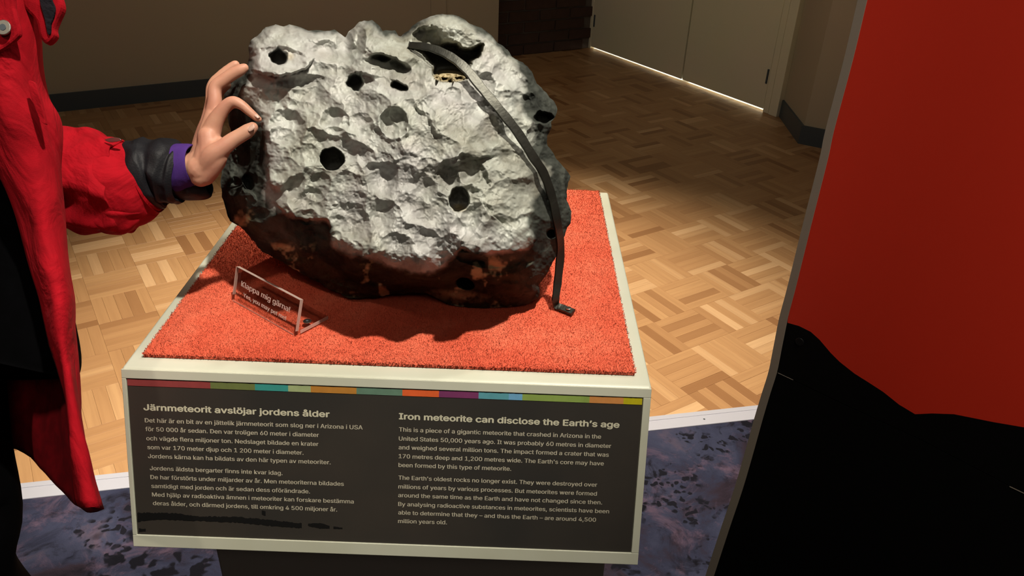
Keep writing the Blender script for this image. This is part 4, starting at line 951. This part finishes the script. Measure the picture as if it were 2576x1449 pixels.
# thumb and index nails
def nail(c_, dirv, nrm, L_, W__):
    dirv = dirv/np.linalg.norm(dirv); nrm = nrm-dirv*(nrm@dirv); nrm /= np.linalg.norm(nrm); sdv = np.cross(dirv, nrm); V = []
    for i in range(7):
        for j in range(7):
            a = (i/6-.5)*2; b = (j/6-.5)*2; rr_ = max(1, (abs(a)**3+abs(b)**3)**(1/3)); a /= rr_; b /= rr_
            V.append(c_+dirv*a*L_+sdv*b*W__+nrm*(-0.0020*b*b-0.0006*a*a))
    Fc = [(i*7+j, i*7+j+1, (i+1)*7+j+1, (i+1)*7+j) for i in range(6) for j in range(6)]
    o = py_mesh('nail', V, Fc, M_nail, person, True); s_ = o.modifiers.new('s', 'SOLIDIFY'); s_.thickness = 0.0006; return o
tw = at(622, 312, dTh-.0126); nail(at(629, 319, dTh-.0118), at(637, 313, dTh)-at(616, 329, dTh), -F_*0.85+U_*0.45-R_*0.25, 0.0046, 0.0041)
nail(at(648, 289, dI-.0070), at(655, 297, dI)-at(640, 284, dI), -F_*0.5+U_*0.7+R_*0.5, 0.0036, 0.0028)

# sleeve, cuffs: tubes with cloth folds
def sleeve(name, pts, m, seed, fold, freq, parent, nseg=72, sub=9, thick=0.0, squash=1.0, lump=0.0):
    """pts: (point, radius). The surface is displaced by folds running round the tube."""
    P = catmull([list(p)+[r] for p, r in pts], sub); n = len(P); V = []; prev = U_.copy()
    arc = np.concatenate([[0], np.cumsum(np.linalg.norm(np.diff(P[:, :3], axis=0), axis=1))])
    for i in range(n):
        tt = P[min(i+1, n-1), :3]-P[max(i-1, 0), :3]; tt /= np.linalg.norm(tt)
        a_ = U_-tt*(U_@tt); a_ /= np.linalg.norm(a_); b_ = np.cross(tt, a_)
        for k in range(nseg):
            q_ = 2*math.pi*k/nseg; w_ = a_*math.cos(q_)+b_*math.sin(q_)
            sx = arc[i]*freq; nv_ = mnoise.noise(Vector((sx+math.cos(q_)*0.9+seed, math.sin(q_)*1.1+sx*0.25, math.cos(q_)*1.1+seed*2)))
            nv2 = mnoise.noise(Vector((sx*2.3-math.sin(q_)*1.3, math.cos(q_)*2.1, math.sin(q_)*2.1+seed)))
            rg = (1-abs(nv_)*2.0); d_ = fold*(rg*0.75+nv2*0.6)+lump*math.sin(sx*2*math.pi+math.cos(q_)*1.2)
            fade = 1.0
            V.append(P[i, :3]+w_*(P[i, 3]+d_*fade)*(1 if abs(math.cos(q_)) > .5 else 1)*1.0)
    Fc = [(i*nseg+k, i*nseg+(k+1) % nseg, (i+1)*nseg+(k+1) % nseg, (i+1)*nseg+k) for i in range(n-1) for k in range(nseg)]
    o = py_mesh(name, V, Fc, m, parent, True)
    s_ = o.modifiers.new('s', 'SOLIDIFY'); s_.thickness = thick or 0.002; s_.offset = -1; s_.use_rim = True
    su = o.modifiers.new('u', 'SUBSURF'); su.levels = 1; su.render_levels = 1; return o
dS = dW+.018
slv = sleeve('jacket_sleeve', [J(-120,-230,.80,95), J(-110,-60,.80,115), J(-95,140,.84,120), J(-60,330,dS+.03,118), J(20,420,dS+.03,112), J(100,445,dS+.02,110), J(170,450,dS+.01,114), J(235,462,dS,112), J(290,466,dS,110), J(322,466,dS,100)], M_red, 3, 0.0105, 20, person, thick=0.003)
cf = sleeve('sleeve_cuff', [J(283,464,dS,103), J(287,464,dS,111), J(300,463,dS,112), J(330,459,dS,106), J(358,450,dS,92), J(376,445,dS,83), J(380,444,dS,80)], M_red, 9, 0.0016, 14, person, thick=0.0035)
bag = sleeve('sleeve_fold', [J(240,500,dS-.002,62), J(275,517,dS-.006,66), J(310,522,dS-.008,62), J(338,522,dS-.008,44), J(350,522,dS-.006,20)], M_red, 5, 0.004, 25, person, thick=0.002)
c1_ = sleeve('inner_cuff', [J(340,444,dS,82), J(372,438,dS,86), J(388,434,dS,84), J(398,432,dS,74), J(410,432,dS,80), J(425,434,dS,80), J(440,438,dS,70), J(450,440,dS,72), J(462,442,dS,64)], M_cuff, 14, 0.003, 40, person, thick=0.003)
c2_ = sleeve('cuff_flap', [J(448,446,dS+.006,58), J(468,452,dS+.008,52), J(490,460,dS+.010,44), J(512,466,dS+.012,34), J(526,464,dS+.012,22)], M_cuff, 17, 0.0015, 30, person, thick=0.002)
pl = sleeve('cuff_liner', [J(440,426,dS-.001,62), J(462,420,dS-.003,58), J(480,416,dS-.005,53), J(493,415,dS-.006,49)], M_purple, 21, 0.0008, 30, person, thick=0.002)

# jacket body: an open coat; rows top to bottom, columns from the opening edge across the front, round the side and along the back
rows = [-420, -260, -120, 0, 97, 160, 240, 275, 314, 425, 531, 600, 700, 762, 834, 942, 1087, 1196]
Lx = [-330, -300, -260, -220, -180, -150, -110, -95, -75, 0, 48, 62, 88, 106, 122, 148, 178, 196]
Rx = [-60, 20, 70, 96, 108, 106, 116, 138, 155, 146, 152, 160, 170, 186, 185, 199, 206, 219]
hem = [(203, 1270), (214, 1272), (228, 1276), (243, 1284), (252, 1286), (236, 1290), (205, 1282), (165, 1240), (112, 1172), (48, 1128), (-60, 1105), (-220, 1090), (-420, 1090)]
fs_ = [0, .25, .5, .75, 1.0]
def ddep(k, y):  # depth of front columns; the coat hangs a little nearer low down
    return [0.745, 0.728, 0.722, 0.732, 0.760][k]
BK = [(-75, .91), (-150, .96), (-240, .99), (-380, 1.02), (-560, 1.03), (-760, 1.00), (-850, .93), (-880, .85), (-830, .79), (-740, .765), (-640, .755), (-560, .752)]
hem = [(203, 1270), (214, 1272), (228, 1276), (243, 1284), (252, 1286), (236, 1290), (205, 1282), (165, 1240), (112, 1172), (48, 1128), (-60, 1105), (-220, 1090), (-420, 1090), (-560, 1090), (-640, 1095), (-600, 1100), (-500, 1105), (-400, 1110), (-340, 1110)]
hd = [0.745, .728, .722, .732, .76, .80, .85, .89, .92, .95, .98, 1.0, 1.0, .95, .86, .80, .775, .765, .76]
rows = [-500, -480]+rows; Lx = [-230, -260]+Lx; Rx = [-90, -70]+Rx; wsh = {-500: 0.30, -480: 0.42, -420: 0.80, -260: 0.96}
grid = []
for y, l, r in zip(rows, Lx, Rx):
    row = []; ws = wsh.get(y, 1.0)
    def pt(x, yy_, d): return at(-165+(x+165)*ws, yy_, (0.86+(d-0.86)*(0.35+0.65*ws))*DF(y))
    for k, f in enumerate(fs_):
        fd = 0.006*math.sin(y/95.0+k*1.3)+0.004*math.sin(y/41.0+k*2.1)
        row.append(pt(l+(r-l)*f, y, ddep(k, y)+fd))
    row.append(pt(r-6, y, 0.80)); row.append(pt(r-24, y, 0.85))
    wv = min(1, max(0, (y-700)/500))
    for q_, (dx, dz) in enumerate(BK):
        ci = 7+q_; lim = hem[ci][1]; yn = y if y < 700 else 700+(y-700)*(lim-700)/(1275-700)
        row.append(pt((r+dx)*(1-wv)+hem[ci][0]*wv, yn, dz*(1-wv)+hd[ci]*wv+0.008*math.sin(y/80.0+ci*1.7)))
    grid.append(row)
grid.append([at(x, y, d) for (x, y), d in zip(hem, hd)])
nr_, nc_ = len(grid), 19
V = [p for r in grid for p in r]; Fc = [(i*nc_+j, i*nc_+j+1, (i+1)*nc_+j+1, (i+1)*nc_+j) for i in range(nr_-1) for j in range(nc_-1)]
coat = py_mesh('jacket_body', V, Fc, M_red, person, True); coat.data.materials.append(M_red_dark)
su = coat.modifiers.new('u', 'SUBSURF'); su.levels = 2; su.render_levels = 2
bake(coat)
me = coat.data; co = np.empty(len(me.vertices)*3, np.float32); me.vertices.foreach_get('co', co); co = co.reshape(-1, 3); nm = np.empty_like(co).ravel(); me.vertices.foreach_get('normal', nm); nm = nm.reshape(-1, 3)
dsp = np.array([0.0055*mnoise.fractal(Vector((x*12, y*12, z*3.2)), 0.9, 2.1, 3) for x, y, z in co]); co = co+nm*dsp[:, None]; me.vertices.foreach_set('co', co.ravel())
s_ = coat.modifiers.new('s', 'SOLIDIFY'); s_.thickness = 0.004; s_.offset = 0; s_.material_offset = 1; s_.material_offset_rim = 0
cm = (at(100, 620, .73)-np.array([0, 0, 0])); pf = me.polygons[min(range(0, len(me.polygons), 7), key=lambda i: (Vector(me.polygons[i].center)-Vector(cm)).length)]
if pf.normal.dot(Vector(CAM)-pf.center) < 0: me.flip_normals()

def sheet(name, px_poly, depth, thick, m, bv=0.002):
    q_ = list(px_poly); px_poly = catmull([q_[-1]]+q_+[q_[0]], 4)[4:-5]
    return prism(name, [at(x, y, (depth(x, y) if callable(depth) else depth)*(DF(y) if name != 'reflective_tab' else 1)) for x, y in px_poly], F_*thick, m, person, bv)
# placket with its press stud, collar with fleece
sheet('placket', [(-120,-60),(20,-60),(36,20),(50,78),(42,96),(8,122),(-40,142),(-120,160)], 0.716, 0.005, M_red, 0.002)
rc = at(10, 70, 0.7150*DF(70))
def disc(name, c_, r_, th_, m, n=24, inner=0.0):
    poly = [c_+R_*math.cos(a)*r_+U_*math.sin(a)*r_ for a in np.linspace(0, 2*math.pi, n, endpoint=False)]; return prism(name, poly, -F_*th_, m, person, th_*0.4)
disc('press_stud', rc, 0.0066, 0.0016, M_steel); disc('press_stud_socket', rc-F_*0.0016, 0.0028, 0.0004, M_skirt)
col_out = [(30,-90),(52,-10),(60,20),(88,52),(98,92),(112,108),(124,104),(136,88),(134,70),(142,48),(154,18),(148,-12),(128,-60),(118,-110)]
sheet('collar', col_out, 0.742, 0.010, M_red, 0.003)
sheet('collar_fleece', [(86,-100),(98,-20),(101,10),(112,48),(119,84),(126,84),(127,62),(134,44),(138,20),(128,-6),(118,-50),(110,-100)], 0.7405, 0.004, M_fleece, 0.0015)
sheet('reflective_tab', [(262,352),(280,346),(298,347),(304,353),(290,357),(268,357)], dS-0.040, 0.002, M_steel, 0.0005)
# seam ridges on the front of the coat
def cord(name, pxs, r_, m):
    P = catmull([at(x, y, d) for x, y, d in pxs], 6); me = capsules([[(p, r_) for p in P]], 8); return link(name, me, m, person)
sheet('pocket_flap', [(70,205),(86,208),(98,240),(112,300),(112,312),(100,300),(84,262),(74,232)], 0.7225, 0.004, M_red, 0.0015)
# dark pullover and trousers under the coat
def loft(name, sects, m, nseg=40, amp=0.004, cap=True):
    V = []; 
    for (cx, cy, cz, rx, ry) in sects:
        for k in range(nseg):
            a = 2*math.pi*k/nseg; nz = mnoise.noise(Vector((math.cos(a)*1.5, math.sin(a)*1.5, cz*7)))
            V.append((cx+math.cos(a)*(rx+amp*nz), cy+math.sin(a)*(ry+amp*nz), cz))
    n = len(sects); Fc = [(i*nseg+k, i*nseg+(k+1) % nseg, (i+1)*nseg+(k+1) % nseg, (i+1)*nseg+k) for i in range(n-1) for k in range(nseg)]
    if cap: Fc += [tuple(range(nseg))[::-1], tuple((n-1)*nseg+k for k in range(nseg))]
    o = py_mesh(name, V, Fc, m, person, True); su = o.modifiers.new('u', 'SUBSURF'); su.levels = 1; return o
# pullover front: outline measured where the coat opens
pv_ = at(60, 800, .84)
rowsP = [(-520, -60, .20), (-490, -60, .30), (-455, -60, .60), (-420, -50, .78), (-330, -20, .92), (-200, 10, 1), (-100, 30, 1), (200, 60, 1), (430, 110, 1), (600, 150, 1), (760, 178, 1), (840, 196, 1), (890, 205, 1), (935, 205, 1), (955, 190, 1)]
PO = [(0, .87), (4, .83), (-20, .80), (-90, .775), (-200, .765), (-420, .77), (-560, .80), (-620, .86), (-520, .95), (-250, .96), (-60, .92)]
grid = []
for y, r, ws in rowsP:
    tl = 0.22*min(1, max(0, (y-760)/200)); row = []
    for dx, dz in PO:
        x = r+dx; row.append(at(-165+(x+165)*ws, y+(tl*dx if dz < .85 else 0), (0.868+(dz-0.868)*(0.25+0.75*ws))*DF(y)))
    grid.append(row)
nc = 11; V = [p for r in grid for p in r]; Fc = [(i*nc+j, i*nc+(j+1) % nc, (i+1)*nc+(j+1) % nc, (i+1)*nc+j) for i in range(len(grid)-1) for j in range(nc)]+[tuple(range(nc)), tuple((len(grid)-1)*nc+j for j in range(nc))[::-1]]
po = py_mesh('pullover', V, Fc, M_blackcloth, person, True); su = po.modifiers.new('u', 'SUBSURF'); su.levels = 2; su.render_levels = 2
lg = at(-70, 1200, .84)
def leg(pts, name='trouser_leg'):
    me = capsules([[(np.array(p), r) for p, r in pts]], 24); return link(name, me, M_blackcloth, person)
leg([(at(-200, 880, .88), .078), (at(-150, 1130, .88), .068), (at(-106, 1300, .88), .062), (at(-104, 1450, .88), .056), ((PX_-.09, PY_+.05, .30), .052), ((PX_-.12, PY_+.06, .09), .048)])
leg([(at(-330, 880, .88), .078), (at(-335, 1150, .88), .068), ((PX_-.18, PY_+.03, .42), .058), ((PX_-.29, PY_+.04, .09), .048)])
def shoe(x, y):
    me = capsules([[((x, y+.04, .045), .043), ((x+.005, y-.06, .038), .042), ((x+.01, y-.16, .034), .032)]], 20)
    for v_ in me.vertices: v_.co.z = max(v_.co.z, 0.0026)
    return link('shoe', me, M_blackcloth, person)
shoe(PX_-.12, PY_+.06); shoe(PX_-.29, PY_+.04)
# right sleeve, its hand in the coat pocket
sleeve('jacket_sleeve', [(BC(-400, -330), .052), (BC(-470, -200), .060), (BC(-570, 60, .86), .058), (BC(-610, 260, .85), .056), (BC(-590, 440, .81), .054), (BC(-540, 560, .775), .050), (BC(-500, 640, .765), .046)], M_red, 33, 0.007, 20, person, thick=0.003)
# hair: a cap over the skull, open at the face
hv, hfc = [], []; NU, NV = 36, 16
for i_ in range(NV+1):
    for j_ in range(NU):
        ph = math.pi*0.82*i_/NV; az = 2*math.pi*j_/NU; fx, fs2, fu = math.sin(ph)*math.cos(az), math.sin(ph)*math.sin(az), math.cos(ph)
        rr_ = 0.094+0.004*mnoise.noise(Vector((fx*4, fs2*4, fu*4)))
        if fx > 0.25 and fu < 0.55: rr_ *= 0.80          # tucked under the forehead
        p = HC_+hu*0.016-hf*0.012+(hf*fx+hs*fs2*0.98+hu*fu)*rr_
        if fu < 0 and fx < 0.2: p = p-hu*0.05*(-fu)
        hv.append(p)
hfc = [(i_*NU+j_, i_*NU+(j_+1) % NU, (i_+1)*NU+(j_+1) % NU, (i_+1)*NU+j_) for i_ in range(NV) for j_ in range(NU)]
py_mesh('hair', hv, hfc, M_hair, person, True)
M_eye = mat('eye_white', (0.7, 0.68, 0.64), 0.2); M_iris = mat('iris', (0.05, 0.03, 0.02), 0.2)
for sgn_ in (-1, 1):
    link('eye', capsules([[(hp(.0790, sgn_*.031, .004), .0105), (hp(.0795, sgn_*.031, .004), .0105)]], 16), M_eye, person)
    link('iris', capsules([[(hp(.0862, sgn_*.031, .004), .0046), (hp(.0864, sgn_*.031, .004), .0046)]], 12), M_iris, person)
link('mouth', capsules([[(hp(.089, -.016, -.054), .0030), (hp(.0965, 0, -.0535), .0042), (hp(.089, .016, -.054), .0030)]], 12), mat('lips', (0.42, 0.14, 0.12), 0.5), person)
for o_ in list(bpy.data.objects):
    if o_.type == 'MESH' and o_.name.split('.')[0] in ('trouser_leg', 'shoe', 'hair', 'eye', 'iris', 'mouth'):
        o_.data.polygons.foreach_set('use_smooth', [True]*len(o_.data.polygons))
